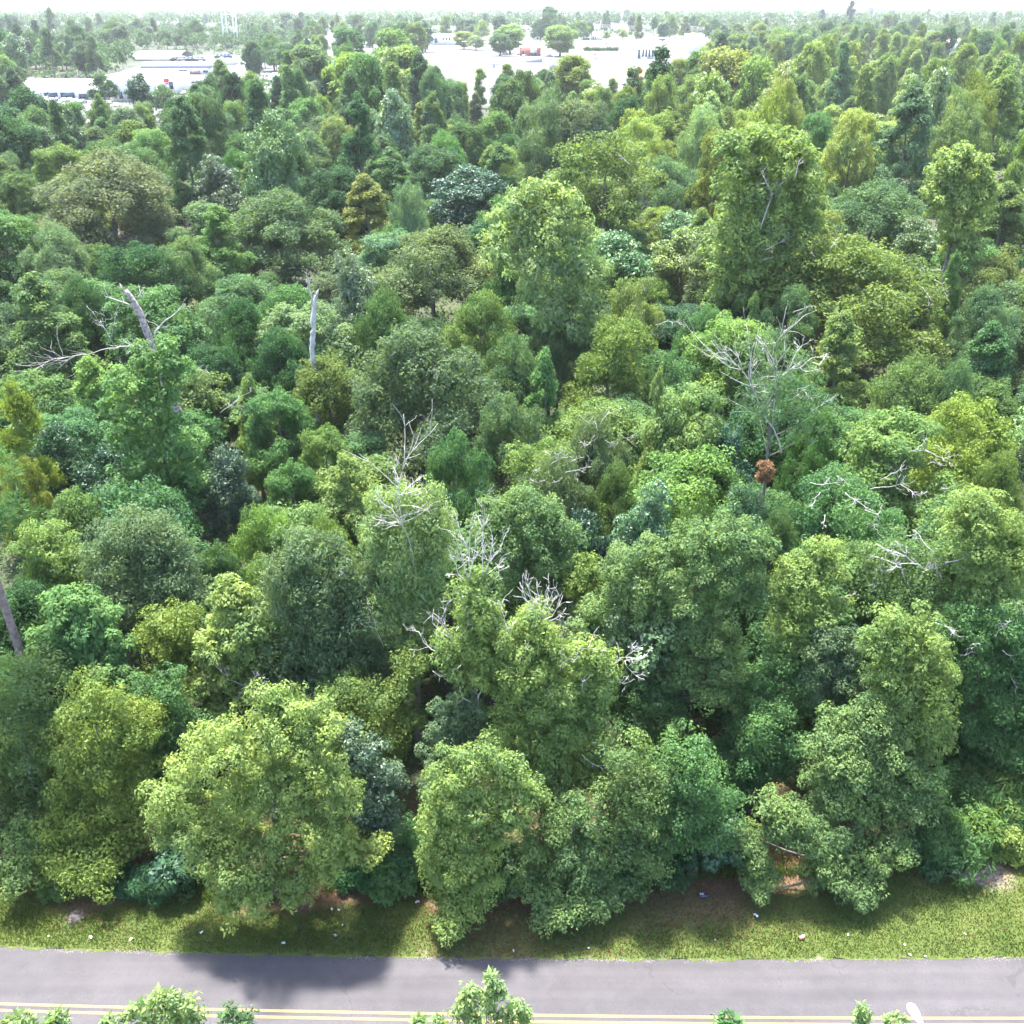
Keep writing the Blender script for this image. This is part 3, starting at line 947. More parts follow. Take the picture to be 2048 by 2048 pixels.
# bare limbs
dead_branch(t_e, [[(940,1165),(925,1120),(919,1060)],[(940,1165),(938,1110),(940,1062)],[(938,1160),(948,1115),(951,1075)],[(930,1158),(915,1148),(908,1120),(907,1112)],[(925,1160),(905,1148),(899,1149)],
    [(965,1165),(967,1110),(966,1062)],[(967,1150),(982,1110),(984,1070)],[(975,1128),(998,1105),(1012,1068)],[(972,1150),(998,1128),(1003,1115)],[(970,1172),(995,1155),(1002,1140)],[(975,1178),(950,1192),(912,1197)]], 36.3, 61, .075, 3)
dead_branch(t_e, [[(930,1313),(905,1285),(890,1255),(867,1226)],[(900,1300),(865,1302),(850,1290),(838,1264)],[(895,1275),(892,1245),(889,1222)],[(930,1270),(936,1245),(938,1215)]], 35.8, 62, .065, 3)
dead_branch(t_e, [[(965,1372),(955,1400),(925,1430)],[(945,1405),(925,1395),(918,1368)],[(950,1408),(952,1428)],[(940,1412),(925,1428)],[(922,1330),(900,1350),(880,1352)]], 35.2, 63, .08, 2)
dead_branch(t_g, [[(1079,1248),(1068,1215),(1046,1195)],[(1079,1248),(1062,1200),(1054,1168)],[(1079,1245),(1078,1200),(1074,1160)],[(1080,1240),(1090,1205),(1098,1170)],[(1082,1235),(1100,1215),(1106,1195)],[(1082,1245),(1110,1225),(1120,1195)],[(1090,1248),(1115,1232),(1132,1215)],[(1060,1218),(1052,1198)]], 35.6, 64, .07, 3)
dead_branch(t_g, [[(1205,1352),(1235,1320),(1258,1308)],[(1258,1308),(1285,1290)],[(1248,1322),(1275,1318),(1292,1314)],[(1250,1322),(1260,1345),(1275,1352)],[(1262,1308),(1258,1290)],[(1205,1355),(1215,1362)],[(1200,1358),(1230,1364),(1252,1372)]], 34.8, 65, .06, 3)
dead_branch(t_g, [[(1120,1340),(1130,1320),(1160,1300),(1185,1297)],[(1122,1320),(1122,1300)],[(1130,1322),(1158,1312)],[(1035,1325),(1050,1305),(1053,1292)],[(1105,1410),(1105,1385),(1100,1372)],[(1158,1392),(1165,1370),(1172,1360)],[(1105,1412),(1090,1420)],[(1020,1270),(1008,1240),(1003,1210)],[(1010,1262),(1025,1250)]], 34.5, 66, .045, 2)
dead_branch(t_c, [[(690,1720),(670,1728),(640,1722)],[(650,1724),(640,1745),(615,1760)],[(655,1724),(660,1750)],[(690,1722),(715,1728),(735,1720)],[(700,1725),(705,1750)],[(715,1728),(728,1745),(750,1752)],[(735,1750),(742,1775),(747,1790)],[(770,1735),(790,1745),(800,1755)]], 33.2, 67, .05, 3)
dead_branch(t_c, [[(455,1545),(475,1520),(482,1515)],[(460,1518),(480,1517)],[(505,1560),(515,1545)],[(490,1635),(502,1650)],[(590,1462),(610,1470),(626,1465)],[(610,1460),(600,1475)]], 32.6, 68, .04, 2)
dead_branch(t_h, [[(965,1585),(950,1595),(960,1588)],[(978,1582),(985,1592),(995,1600),(996,1622)],[(1040,1520),(1045,1508)],[(1030,1690),(1022,1712),(1038,1730),(1058,1740)],[(1038,1730),(1042,1748)],[(1028,1690),(1035,1680)]], 33.5, 69, .045, 2)
dead_branch(t_i, [[(1165,1510),(1185,1528),(1205,1534),(1218,1525)],[(1185,1485),(1210,1495),(1235,1505)],[(1155,1620),(1162,1650),(1170,1665)],[(1190,1605),(1200,1632),(1210,1622)],[(1162,1660),(1180,1658)]], 33.4, 70, .05, 2)
dead_branch(s_a, [[(500,1395),(525,1385),(532,1372)],[(515,1388),(500,1375),(510,1350)],[(520,1385),(525,1365),(515,1345)],[(490,1372),(460,1360),(445,1345)],[(520,1390),(500,1400)],[(498,1370),(480,1385)],[(522,1400),(520,1415)]], 39, 71, .05, 3)
dead_branch(s_g, [[(828,1135),(820,1080),(802,1045),(797,1000),(797,965),(808,925)],[(802,1045),(830,1015),(850,990)],[(800,1040),(775,1010),(760,995)],[(803,1045),(770,1045),(745,1035)],[(805,1045),(840,1030),(862,1008)],[(798,1000),(815,975),(840,955)],[(797,970),(787,945),(795,925)],
    [(798,990),(815,985),(845,975)],[(800,1050),(775,1055)],[(797,965),(790,940)],[(800,1035),(815,1030),(845,1020)]], 40.2, 72, .085, 3)
dead_branch(s_f, [[(768,1295),(755,1260),(745,1235)],[(752,1250),(738,1240)],[(690,1150),(682,1140)],[(800,1350),(795,1335)],[(660,1300),(680,1295),(700,1292)]], 39.6, 73, .06, 1)
dead_branch(s_m, [[(1835,1165),(1850,1142),(1870,1130),(1895,1128)],[(1850,1142),(1830,1128),(1795,1130)],[(1830,1128),(1810,1110),(1770,1100)],[(1795,1130),(1765,1115),(1745,1112)],[(1810,1110),(1800,1090)],[(1868,1105),(1850,1090),(1838,1068)],[(1870,1130),(1880,1150)],[(1890,1125),(1935,1115),(1960,1080)],
    [(1810,1160),(1800,1130)],[(1765,1115),(1760,1140)],[(1815,1165),(1820,1190)],[(1680,1195),(1705,1190)],[(1740,1180),(1755,1170)],[(1750,1205),(1760,1220)]], 40.5, 74, .09, 4)
dead_branch(s_o, [[(1870,1245),(1900,1258),(1915,1262)],[(1985,1275),(2000,1258),(2010,1250)],[(1975,1280),(1965,1285)],[(1930,1300),(1950,1290)],[(2005,1300),(2030,1325)],[(1890,1250),(1905,1268)],[(1920,1310),(1950,1305)],[(2020,1350),(2035,1380)]], 37.6, 75, .06, 3)

# ================================================================== trees of the wood behind the edge (shared crowns)
def proto_lobes(kind, rng):
    out = []
    if kind == 'oak':            # broad dome
        for i in range(30):
            a = rng.uniform(0, 2 * np.pi)
            f = rng.random() ** .55
            zt = 14.2 - 5.2 * f ** 1.8
            z = zt - abs(rng.normal(0, 1.0)) - (rng.random() < .35) * rng.uniform(1, 5)
            r = rng.uniform(1.3, 2.1)
            out.append((5.6 * f * math.cos(a), 5.6 * f * math.sin(a), max(z, 4), r, r * 1.05, r * .82))
        for i in range(12):
            a = i * .5236 + rng.uniform(-.2, .2)
            r = rng.uniform(1.2, 1.8)
            out.append((4.9 * math.cos(a), 4.9 * math.sin(a), rng.uniform(3.5, 7), r, r, r))
    elif kind == 'gum':          # pyramid
        for i in range(50):
            z = 2.6 + 13.4 * rng.random() ** 1.15
            a = rng.uniform(0, 2 * np.pi)
            w = 3.6 * (1 - (max(z - 3.0, 0) / 14.3) ** 1.35) + .25
            f = w * rng.uniform(.55, 1)
            r = rng.uniform(.9, 1.4) * (1.0 - .03 * z)
            out.append((f * math.cos(a), f * math.sin(a), z, r, r, r * .85))
        out.append((0, 0, 16.3, .55, .55, .9))
        out.append((.2, .1, 15.3, .75, .75, .9))
    elif kind == 'puff':         # cauliflower dome
        for i in range(46):
            u = nrm(rng.normal(size=3))
            rr = rng.uniform(.72, 1.0)
            r = rng.uniform(.95, 1.5)
            out.append((3.7 * u[0] * rr, 3.7 * u[1] * rr, 8.2 + 5.8 * u[2] * rr, r, r, r * .88))
    elif kind == 'droop':        # loose, airy
        for i in range(38):
            a = rng.uniform(0, 2 * np.pi)
            z = rng.uniform(3.2, 16)
            f = 4.6 * math.sqrt(max(.05, 1 - ((z - 8.6) / 8.0) ** 2)) * rng.uniform(.35, 1)
            r = rng.uniform(1.0, 1.7)
            out.append((f * math.cos(a), f * math.sin(a), z, r, r, r * 1.1))
    elif kind == 'ever':         # dense oval
        for i in range(26):
            u = nrm(rng.normal(size=3))
            rr = rng.uniform(.6, 1.0)
            r = rng.uniform(1.1, 1.6)
            out.append((2.9 * u[0] * rr, 2.9 * u[1] * rr, 8.0 + 5.6 * u[2] * rr, r, r, r * 1.05))
    elif kind == 'column':
        for i in range(18):
            z = rng.uniform(2.0, 14)
            a = rng.uniform(0, 2 * np.pi)
            w = 1.5 * math.sqrt(max(.05, 1 - ((z - 6.0) / 8.6) ** 2))
            r = rng.uniform(.6, .95)
            out.append((w * .7 * math.cos(a), w * .7 * math.sin(a), z, r, r, r * 1.3))
        out.append((0, 0, 14.4, .4, .4, .7))
    else:                        # pine: bare bole, loose tufts above
        for i in range(22):
            z = rng.uniform(9.5, 19.5)
            a = rng.uniform(0, 2 * np.pi)
            w = 3.2 * (1 - ((z - 9.5) / 11.5) ** 1.6) + .2
            f = w * rng.uniform(.4, 1)
            r = rng.uniform(.8, 1.35)
            out.append((f * math.cos(a), f * math.sin(a), z, r, r, r * .7))
        out.append((0, 0, 19.6, .6, .6, .8))
    return np.array(out)

NOM = {'oak': (14, 16), 'gum': (8.6, 17), 'puff': (9.6, 15), 'droop': (11, 17), 'ever': (8.2, 15), 'column': (4.6, 15), 'pine': (7.5, 20.3)}
STYLE = {'oak': 'oak', 'gum': 'gum', 'puff': 'puff', 'droop': 'droop', 'ever': 'puff', 'column': 'oak', 'pine': 'pine'}
KNAME = {'oak': 'oak_tree', 'gum': 'sweetgum_tree', 'puff': 'broadleaf_tree', 'droop': 'willowy_tree', 'ever': 'evergreen_tree', 'column': 'narrow_tree', 'pine': 'pine_tree'}
SHAPE = {'oak': 'broad domed tree', 'gum': 'pointed tree', 'puff': 'lumpy round tree', 'droop': 'loose airy tree', 'ever': 'dense oval tree', 'column': 'slim column tree', 'pine': 'tall pine'}
PROTO = {}
for ki, kind in enumerate(NOM):
    for v in range(3):
        rng = np.random.default_rng(1000 + ki * 17 + v)
        lb = proto_lobes(kind, rng)
        gl = M_GLOSSY if kind == 'ever' else M_LEAF
        tr = trunk_mesh('trunk', (0, 0, -.3), lb, .32 if kind != 'column' else .18, 50 + v, M_PINEBARK if kind == 'pine' else M_BARK, 6, 10)
        mid = crown_mesh('crown', lb, 200 + ki * 5 + v, STYLE[kind], (.22, .14), .80 if kind != 'column' else .6, 34, False, None, gl,
                         .26 if kind == 'droop' else .14, .4)
        far = crown_mesh('crown', lb, 300 + ki * 5 + v, STYLE[kind], (.38, .25), 1.15, 22, False, None, gl, .12, .4)
        PROTO[kind, v] = (mid, far, tr)

TREES = []     # (px, py, root, kind, colour key, w px)
rng_t = np.random.default_rng(77)
SPOT = []      # x, y, radius of every placed tree
def place(kind, X, Y, h, wm, color, label=None, group=None, far=None, v=None, rz=None, jit=.08, cat='tree'):
    v = int(rng_t.integers(0, 3)) if v is None else v
    mid, fr, tr = PROTO[kind, v]
    nw, nh = NOM[kind]
    t = thing(KNAME[kind], label or '', cat, (X, Y, 0), rng_t.uniform(0, 6.28) if rz is None else rz, group)
    t.scale = (wm / nw, wm / nw, h / nh)
    dist = math.hypot(X, Y)
    c = link('crown', fr if (dist > 230 if far is None else far) else mid, t)
    set_col(c, color, rng_t, jit)
    link('trunk', tr, t)
    SPOT.append((X, Y, wm / 2))
    p = proj((X, Y, h * .75))
    TREES.append([p[0], p[1], t, kind, color, wm / mpp((X, Y, h * .8))])
    return t

def by_top(x, ytop, h):
    d = ray(x, ytop)
    tt = (h - H) / d[2]
    return d[0] * tt, d[1] * tt

RATIO = {'oak': .95, 'gum': .56, 'puff': .72, 'droop': .72, 'ever': .62, 'column': .34, 'pine': .40}
def fit(x, ytop, wp, kind, h0, lo, hi):
    """the height at which a tree whose top and crown width show as in the photograph has the proportions of its kind"""
    best = h0
    for h in np.linspace(lo, hi, 60):
        X, Y = by_top(x, ytop, h)
        if wp * mpp((X, Y, h * .8)) / h <= RATIO[kind] * 1.08:
            best = h
            break
        best = h
    return best

G3 = 'trees in the middle of the wood'
WOOD = [  # x, y of the top, width in pixels, kind, colour, height, label, short name
 (190, 283, 265, 'oak', 'grey', 18, 'huge grey olive oak behind the broken grey snag, upper left of the wood', 'the huge grey olive oak'),
 (20, 335, 100, 'puff', 'green', 16, 'rich green tree cut by the photo\'s left edge beside the huge grey olive oak', None),
 (60, 553, 190, 'gum', 'green', 15.5, 'wide rich green tree at the left edge, left of the broken grey snag', 'the wide rich green tree'),
 (428, 415, 130, 'gum', 'gum', 15, 'bright sweetgum before the bluish grey oak, halfway between both snags', 'the bright sweetgum between both snags'),
 (560, 362, 230, 'oak', 'grey', 17, 'bluish grey oak above and behind the pale stump snag', 'the bluish grey oak'),
 (430, 312, 105, 'ever', 'blue', 17, 'round dusky tree right of the huge grey olive oak', None),
 (690, 505, 110, 'ever', 'grey', 17, 'narrow grey green tree touching the pale stump snag', 'the narrow grey tree by the stump'),
 (655, 698, 150, 'puff', 'olive', 14, 'lumpy olive tree just below the pale stump snag', 'the lumpy olive tree'),
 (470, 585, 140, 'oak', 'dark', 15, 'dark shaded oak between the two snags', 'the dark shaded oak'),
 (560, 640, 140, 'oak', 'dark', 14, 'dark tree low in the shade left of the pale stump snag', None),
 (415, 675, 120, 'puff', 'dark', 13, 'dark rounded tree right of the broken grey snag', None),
 (172, 715, 130, 'gum', 'spring', 13.5, 'yellowish green tree under the long bare limb of the broken grey snag', None),
 (495, 752, 95, 'gum', 'spring', 13, 'small light green tree with stiff upright tufts right of the tall saturated sweetgum', None),
 (545, 768, 130, 'puff', 'mid', 13, 'mid green tree between the stiff tufted one and the lumpy olive tree', None),
 (640, 838, 115, 'puff', 'olive', 13, 'olive crown directly below the lumpy olive tree', None),
 (440, 885, 115, 'ever', 'blue', 12.5, 'dusky glossy magnolia right of the tall saturated sweetgum', 'the dusky magnolia'),
 (578, 912, 120, 'puff', 'teal', 12.5, 'bluish green tree right of the dusky glossy magnolia', None),
 (690, 915, 150, 'gum', 'spring', 13.5, 'fresh light green tree left of the pale drooping tree with white twigs', None),
 (25, 900, 100, 'puff', 'yellow', 15, 'yellow green tree on the left edge above the bright green oval tree', 'the yellow left edge tree'),
 (15, 765, 110, 'pine', 'yellow', 18, 'yellowish pine at the left edge below the wide rich green tree', None),
 (150, 952, 150, 'puff', 'olive', 14, 'olive tree above the bright green oval tree', None),
 (195, 878, 140, 'ever', 'deep', 13, 'nearly black glossy tree left of the tall saturated sweetgum\'s foot', None),
 (105, 835, 125, 'ever', 'dark', 14, 'dark dense tree near the left edge under the long bare limb', None),
 (520, 995, 165, 'oak', 'spring', 13, 'yellowish green tree right of the broad dusky grey green tree', None),
 (425, 1072, 95, 'puff', 'green', 12.5, 'small rich green tree beside the top of the slim bright sweetgum', None),
 (640, 1015, 135, 'oak', 'spring', 12.5, 'light green leafy tree behind the wide soft willowy tree', None),
 (290, 565, 185, 'puff', 'mid', 15, 'mid green tree directly behind the broken grey snag', None),
 (140, 540, 130, 'oak', 'dark', 15, 'dark oak left of the broken grey snag\'s tip', None),
 (860, 436, 262, 'oak', 'grey', 17.5, 'large grey green dome left of the pale yellow tree above centre', 'the large grey green dome'),
 (835, 630, 300, 'oak', 'dull', 18, 'broadest dull green dome at the middle of the wood', 'the broadest dull dome'),
 (728, 350, 130, 'gum', 'lime', 17, 'light yellow green tree left of the silvery thin tree', 'the light yellow green tree'),
 (815, 368, 80, 'droop', 'silver', 17, 'small silvery thin tree beside the light yellow green tree', 'the silvery thin tree'),
 (925, 315, 145, 'ever', 'deep', 17, 'very dark pointed evergreen above the large grey green dome', 'the very dark evergreen'),
 (1000, 292, 120, 'gum', 'green', 17, 'rich green pointed tree right of the very dark evergreen', None),
 (1135, 470, 170, 'droop', 'olive', 16, 'loose olive tree right of the pale yellowish tall tree', None),
 (1215, 270, 235, 'droop', 'olive', 19, 'high loose olive tree with a pale trunk showing, upper centre right', 'the high loose olive tree'),
 (960, 572, 165, 'oak', 'olive', 16, 'olive tree with yellow blossom between two grey green domes', None),
 (1012, 648, 150, 'oak', 'dull', 15.5, 'dull green tree right of the broadest dull dome', None),
 (1090, 700, 100, 'gum', 'gum', 14.5, 'small bright green sweetgum standing out in the dull middle of the wood', 'the small bright sweetgum'),
 (1230, 640, 190, 'droop', 'olive', 15, 'soft olive tree left of the lime capped tree', None),
 (1268, 555, 120, 'droop', 'lime', 15.5, 'thin lime yellow tree showing its bare twigs', 'the thin lime yellow tree'),
 (1200, 798, 140, 'oak', 'grey', 14.5, 'upper one of two grey oaks tipped with bleached twigs', 'the upper bleached twig oak'),
 (1110, 878, 145, 'oak', 'grey', 13.5, 'lower one of two grey oaks tipped with bleached twigs', 'the lower bleached twig oak'),
 (1020, 772, 145, 'oak', 'dull', 14, 'dull dark green tree below the small bright green sweetgum', None),
 (915, 848, 145, 'oak', 'mid', 14, 'dark green tree with a few bare hanging twigs above the green dome', None),
 (1385, 752, 170, 'puff', 'olive', 15.5, 'golden olive tree right of the upper grey oak with bleached twigs', 'the golden olive tree'),
 (1318, 745, 70, 'gum', 'lime', 15.8, 'small lime capped crown on the left shoulder of the golden olive tree', None),
 (870, 278, 150, 'oak', 'dull', 17, 'dull green tree behind the light yellow green and silvery trees', None),
 (780, 298, 120, 'gum', 'green', 17, 'rich green tree behind the light yellow green one', None),
 (1375, 455, 135, 'ever', 'olive', 15, 'vine shrouded tree with a light top and dark foot left of the tallest bright tree', 'the vine shrouded tree'),
 (1335, 300, 140, 'oak', 'dull', 18, 'dull green tree right of the high loose olive tree', None),
 (1755, 345, 215, 'oak', 'dull', 17, 'spreading dull green oak between the two brightest pointed trees on the right', 'the spreading dull oak'),
 (2020, 365, 130, 'gum', 'spring', 17.5, 'fresh light green tree at the right edge beside the pointed lime tree', None),
 (1720, 452, 345, 'oak', 'olive', 17.5, 'enormous spreading olive oak on the right half of the wood', 'the enormous olive oak'),
 (1915, 508, 62, 'gum', 'gum', 15.5, 'little bright cone of a sweetgum right of the enormous olive oak', 'the little bright cone'),
 (1995, 490, 155, 'oak', 'olive', 15.5, 'olive tree at the right edge behind the little bright cone', None),
 (1470, 616, 180, 'puff', 'spring', 15.5, 'yellowish rounded tree left of the bleached bare branched tree', 'the yellowish rounded tree'),
 (1690, 624, 135, 'gum', 'spring', 14.5, 'fresh green sweetgum right of the bleached bare branched tree', None),
 (1835, 690, 165, 'oak', 'olive', 14, 'olive tree under the right side of the enormous olive oak', None),
 (1990, 645, 135, 'gum', 'teal', 14.5, 'bluish green tree at the right edge above the orange dotted one', 'the bluish right edge tree'),
 (1950, 805, 200, 'droop', 'yellow', 13.5, 'layered yellowish tree dotted with orange flowers at the right edge', 'the orange dotted tree'),
 (1820, 812, 235, 'puff', 'spring', 15, 'wide yellow green tree with bleached limbs under its crown, left of the orange dotted one', 'the wide yellow green tree'),
 (1690, 915, 265, 'oak', 'mid', 14.5, 'wide mid green oak crossed by bleached twigs below the bare branched tree', 'the wide oak crossed by twigs'),
 (1490, 950, 115, 'ever', 'teal', 13, 'bluish green tree below the rusty dead shrub', None),
 (1302, 960, 145, 'ever', 'teal', 13.5, 'bluish green tree below the golden olive one', None),
 (1510, 590, 52, 'gum', 'gum', 15, 'tiny bright pointed crown between the yellowish rounded tree and the enormous oak', None),
 (2010, 890, 130, 'oak', 'olive', 14, 'olive tree behind the large light conical crown at the right edge', None),
 (1400, 985, 130, 'oak', 'green', 12.5, 'rich green tree behind the very large many-headed one', None),
 (1560, 1010, 120, 'oak', 'green', 12.5, 'rich green oak behind the stacked yellow green tree', None),
 (1230, 915, 110, 'oak', 'green', 12.5, 'rich green tree below the upper bleached twig oak', None),
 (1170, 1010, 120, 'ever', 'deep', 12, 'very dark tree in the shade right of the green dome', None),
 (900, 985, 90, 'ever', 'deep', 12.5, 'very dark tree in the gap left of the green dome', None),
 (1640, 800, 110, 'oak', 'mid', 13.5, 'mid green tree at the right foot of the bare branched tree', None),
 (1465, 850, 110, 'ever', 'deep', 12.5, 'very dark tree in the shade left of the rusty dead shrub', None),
 (1120, 590, 120, 'oak', 'dull', 15, 'dull green tree left of the thin lime yellow one', None),
 (1420, 590, 120, 'oak', 'mid', 14.5, 'mid green tree at the foot of the vine shrouded tree', None),
 (760, 560, 120, 'oak', 'green', 15.5, 'rich green tree between the narrow grey tree and the broadest dull dome', None),
 (350, 460, 140, 'oak', 'dull', 15.5, 'dull green tree in front of the huge grey olive oak, right of it', None),
 (90, 430, 130, 'oak', 'grey', 16, 'grey green tree left of the huge grey olive oak', None),
 (1630, 310, 120, 'oak', 'dull', 17.5, 'dull green tree right of the tallest bright tree', None),
 (1850, 420, 110, 'ever', 'green', 15.5, 'dark green tree below the pointed lime tree', None),
 (1990, 560, 130, 'oak', 'dull', 15, 'dull green tree above the bluish right edge tree', None),
 (1930, 700, 110, 'oak', 'dull', 14, 'dull green tree left of the bluish right edge tree', None),
 (1590, 560, 120, 'oak', 'dull', 14.5, 'dull green tree at the left foot of the enormous olive oak', None),
]
for k_ in NOM:
    pass
WOODT = {}
for (x, yt, wp, kind, colr, h, lab, short) in WOOD:
    h = fit(x, yt, wp, kind, h, h - 1.5, h + 3.5)
    X, Y = by_top(x, yt, h)
    wm = wp * mpp((X, Y, h * .8)) * 1.15
    t = place(kind, X, Y, h, wm, colr, lab, G3)
    WOODT[lab] = t
    if short:
        LANDMARKS.append((x, yt + wp * .5, short))
N_HAND = len(TREES)

# ------------------------------------------------------------------ dead trees
def snag(name, label, trunk, rads, Y, limbs, seed, short, stub=None, base_drop=True, material=None, group=None, twigs=2):
    rng = np.random.default_rng(seed)
    pts = np.array([onY(x, y, Y) for x, y in trunk])
    last = pts[-1]
    if base_drop:
        ext = np.array([last[0] + (last[0] - pts[0][0]) * .12, Y, -.1])
        pts = np.vstack([pts, ext])
        rads = list(rads) + [rads[-1] * 1.35]
    loc = np.array([pts[-1][0], Y, 0])
    t = thing(name, label, 'dead tree', loc, 0, group)
    tt = np.linspace(0, 1, len(pts))
    t2 = np.linspace(0, 1, 26)
    ps = np.stack([np.interp(t2, tt, pts[:, q]) for q in range(3)], 1)
    rr = np.interp(t2, tt, rads) * rng.uniform(.86, 1.14, 26)
    ps[1:] += rng.normal(0, .03, (25, 3))
    m = MB().tube(ps - loc, rr, 9)
    # splintered top
    if stub:
        for k in range(stub):
            a = rng.uniform(0, 6.28)
            o = np.array([math.cos(a), math.sin(a), 0]) * rr[0] * .6
            dr = nrm(ps[0] - ps[2])
            m.tube([ps[0] - loc + o - dr * .1, ps[0] - loc + o * .8 + dr * rng.uniform(.15, .75)], [rr[0] * .45, .02], 4)
    link('trunk', m.mesh('trunk', material or M_SNAG, smooth=False), t)
    for i, (pl, r) in enumerate(limbs):
        for o in dead_branch(t, [pl], Y, seed + i + 1, r * (1.7 if len(pl) < 5 and r > .07 else 1.0), twigs if len(pl) > 2 else 0, .6, dj=.5):
            o.name = 'branch'
    x0, y0 = trunk[len(trunk) // 2]
    LANDMARKS.append((x0, y0, short))
    return t
sn = snag('dead_tree', 'broken grey snag leaning up out of the wood, upper left, with a few bare limbs',
     [(250, 580), (262, 596), (277, 622), (290, 655), (300, 680), (308, 705), (318, 740), (335, 780), (350, 812), (362, 845), (376, 878)],
     [.19, .22, .25, .26, .26, .27, .28, .30, .32, .34, .36], 70, [
     ([(267, 612), (245, 604), (218, 595)], .10), ([(276, 597), (283, 582), (288, 575)], .12), ([(281, 590), (276, 570)], .04), ([(308, 674), (314, 660), (330, 642), (350, 627)], .09),
     ([(302, 698), (285, 693), (260, 692), (230, 696)], .085), ([(230, 696), (200, 700), (172, 708), (145, 713), (118, 716), (100, 722), (84, 727)], .06),
     ([(278, 632), (268, 631)], .05), ([(290, 633), (294, 626)], .05), ([(283, 652), (276, 652)], .05),
     ([(228, 690), (215, 665), (200, 645), (184, 622)], .05), ([(215, 665), (212, 640), (206, 628)], .03), ([(220, 675), (228, 650), (230, 630)], .03), ([(205, 652), (190, 645)], .03),
     ([(280, 790), (268, 765), (250, 735), (238, 722)], .06), ([(265, 755), (275, 725), (288, 705)], .06), ([(250, 765), (240, 750)], .03), ([(370, 742), (390, 739), (412, 740)], .04), ([(390, 739), (390, 725)], .025),
     ([(440, 826), (460, 812), (480, 795), (500, 785)], .05), ([(318, 830), (314, 800), (318, 790)], .06)],
     801, 'the broken grey snag', 5)
snag('dead_tree', 'pale stump snag with one thin upright spike, standing left of the grey domes',
     [(632, 592), (629, 615), (627, 640), (626, 665), (624, 700)], [.16, .19, .20, .20, .21], 76, [([(624, 608), (620, 585), (615, 572), (614, 558)], .12), ([(616, 578), (609, 575)], .05)], 831, 'the pale stump snag', 6, material=M_DEAD, twigs=0)
pt = thing('pine_tree', 'tall brown pine trunk rising out of the photo at the left edge', 'tree', tuple(onY(66, 1372, 38.6) * [1, 1, 0]), 0, G2)
bx = np.array(pt.location)
top = onY(-45, 1080, bx[1])
top2 = top + (top - bx) * .9
top2[2] = 23
top2[0] = bx[0] - .6
m = MB()
pp = np.array([[0, 0, -.1], [-.02, 0, 1.5], [-.06, 0, 5], [-.15, 0, 10], [-.3, 0, 16], [-.5, .1, 22]])
m.tube(pp, [.27, .24, .22, .20, .17, .1], 12)
link('trunk', m.mesh('trunk', M_PINEBARK, smooth=True), pt)
lbp = proto_lobes('pine', np.random.default_rng(9)) * [1, 1, 1, 1, 1, 1] + [-.5, 0, 3.2, 0, 0, 0]
lbp = lbp[lbp[:, 2] > 15]
cr = link('crown', crown_mesh('crown', lbp, 77, 'pine', (.26, .05), .5, 26, False, None, None, .1, .2), pt)
set_col(cr, 'mid')
LANDMARKS.append((30, 1280, 'the brown pine trunk'))

# tall crowns with outlines of their own
MID = dict(leaf=(.24, .15), spacing=.85, per=44, group=G3, r0=.3, depth=.7)
ta = LT('tall saturated green sweetgum right in front of the broken grey snag', [(335,700,28),(300,722,30),(352,742,34),(290,768,34),(250,765,34),(330,792,38),(222,812,32),(270,832,42),(330,842,38),(240,882,34),(300,892,44),(360,902,36),(270,942,40),(340,952,42),(380,962,28),(250,990,38),(310,1000,44),(370,1002,34),(300,1040,34)],
    Y=60, color='gum', style='gum', seed=111, name='sweetgum_tree', short='the tall saturated sweetgum', **dict(MID, leaf=(.2, .125), spacing=.7))
tb = LT('tallest bright green tree on the right with grey limbs showing', [(1470,292,38),(1520,282,38),(1572,292,36),(1602,322,30),(1480,340,46),(1540,342,48),(1600,372,34),(1470,400,46),(1530,402,48),(1600,412,42),(1622,446,30),(1460,462,46),(1520,462,48),(1590,472,40),(1462,530,42),(1512,532,42),(1560,522,36),(1450,588,36),(1490,600,34)],
    Y=105, color='fresh', style='gum', seed=112, name='sweetgum_tree', short='the tallest bright tree', **dict(MID, leaf=(.3, .19), spacing=1.05, r0=.5))
dead_branch(tb, [[(1520,460),(1535,420),(1545,390),(1560,370)],[(1545,390),(1535,370),(1525,350)],[(1590,355),(1595,335),(1600,320)],[(1530,500),(1550,490),(1570,480)],[(1525,520),(1545,515)]], 101, 103, .16, 3)
tc_ = LT('pointed lime green tree in the upper right of the wood', [(1925,302,20),(1905,326,26),(1945,332,26),(1890,356,28),(1930,362,32),(1968,352,22),(1880,392,30),(1925,402,34),(1965,396,26),(1900,432,32),(1945,442,32),(1910,472,28),(1938,490,26)],
    Y=112, color='lime', style='gum', seed=113, name='sweetgum_tree', short='the pointed lime tree', **dict(MID, leaf=(.3, .19), spacing=1.0, r0=.4))
td = LT('pale yellowish tall tree above centre of the wood', [(1060,392,34),(1110,386,31),(1030,422,35),(1080,432,38),(1140,422,35),(1000,462,35),(1050,472,38),(1110,476,40),(1155,482,33),(1000,512,33),(1060,532,38),(1120,532,40),(1170,542,33),(1080,592,40),(1140,592,40),(1180,612,34),(1110,642,38),(1170,662,36)],
    Y=90, color='pale', style='puff', seed=114, short='the pale yellowish tall tree', **dict(MID, leaf=(.26, .16), spacing=.95, r0=.4))
HAND_PX = [(300, 690, 190, 60), (1530, 262, 190, 105), (1925, 285, 120, 112), (1085, 375, 200, 90), (1545, 680, 200, 57)]
for (x, yt, wp, kind, colr, h, lab, short) in WOOD:
    HAND_PX.append((x, yt, wp, WOODT[lab].location[1]))

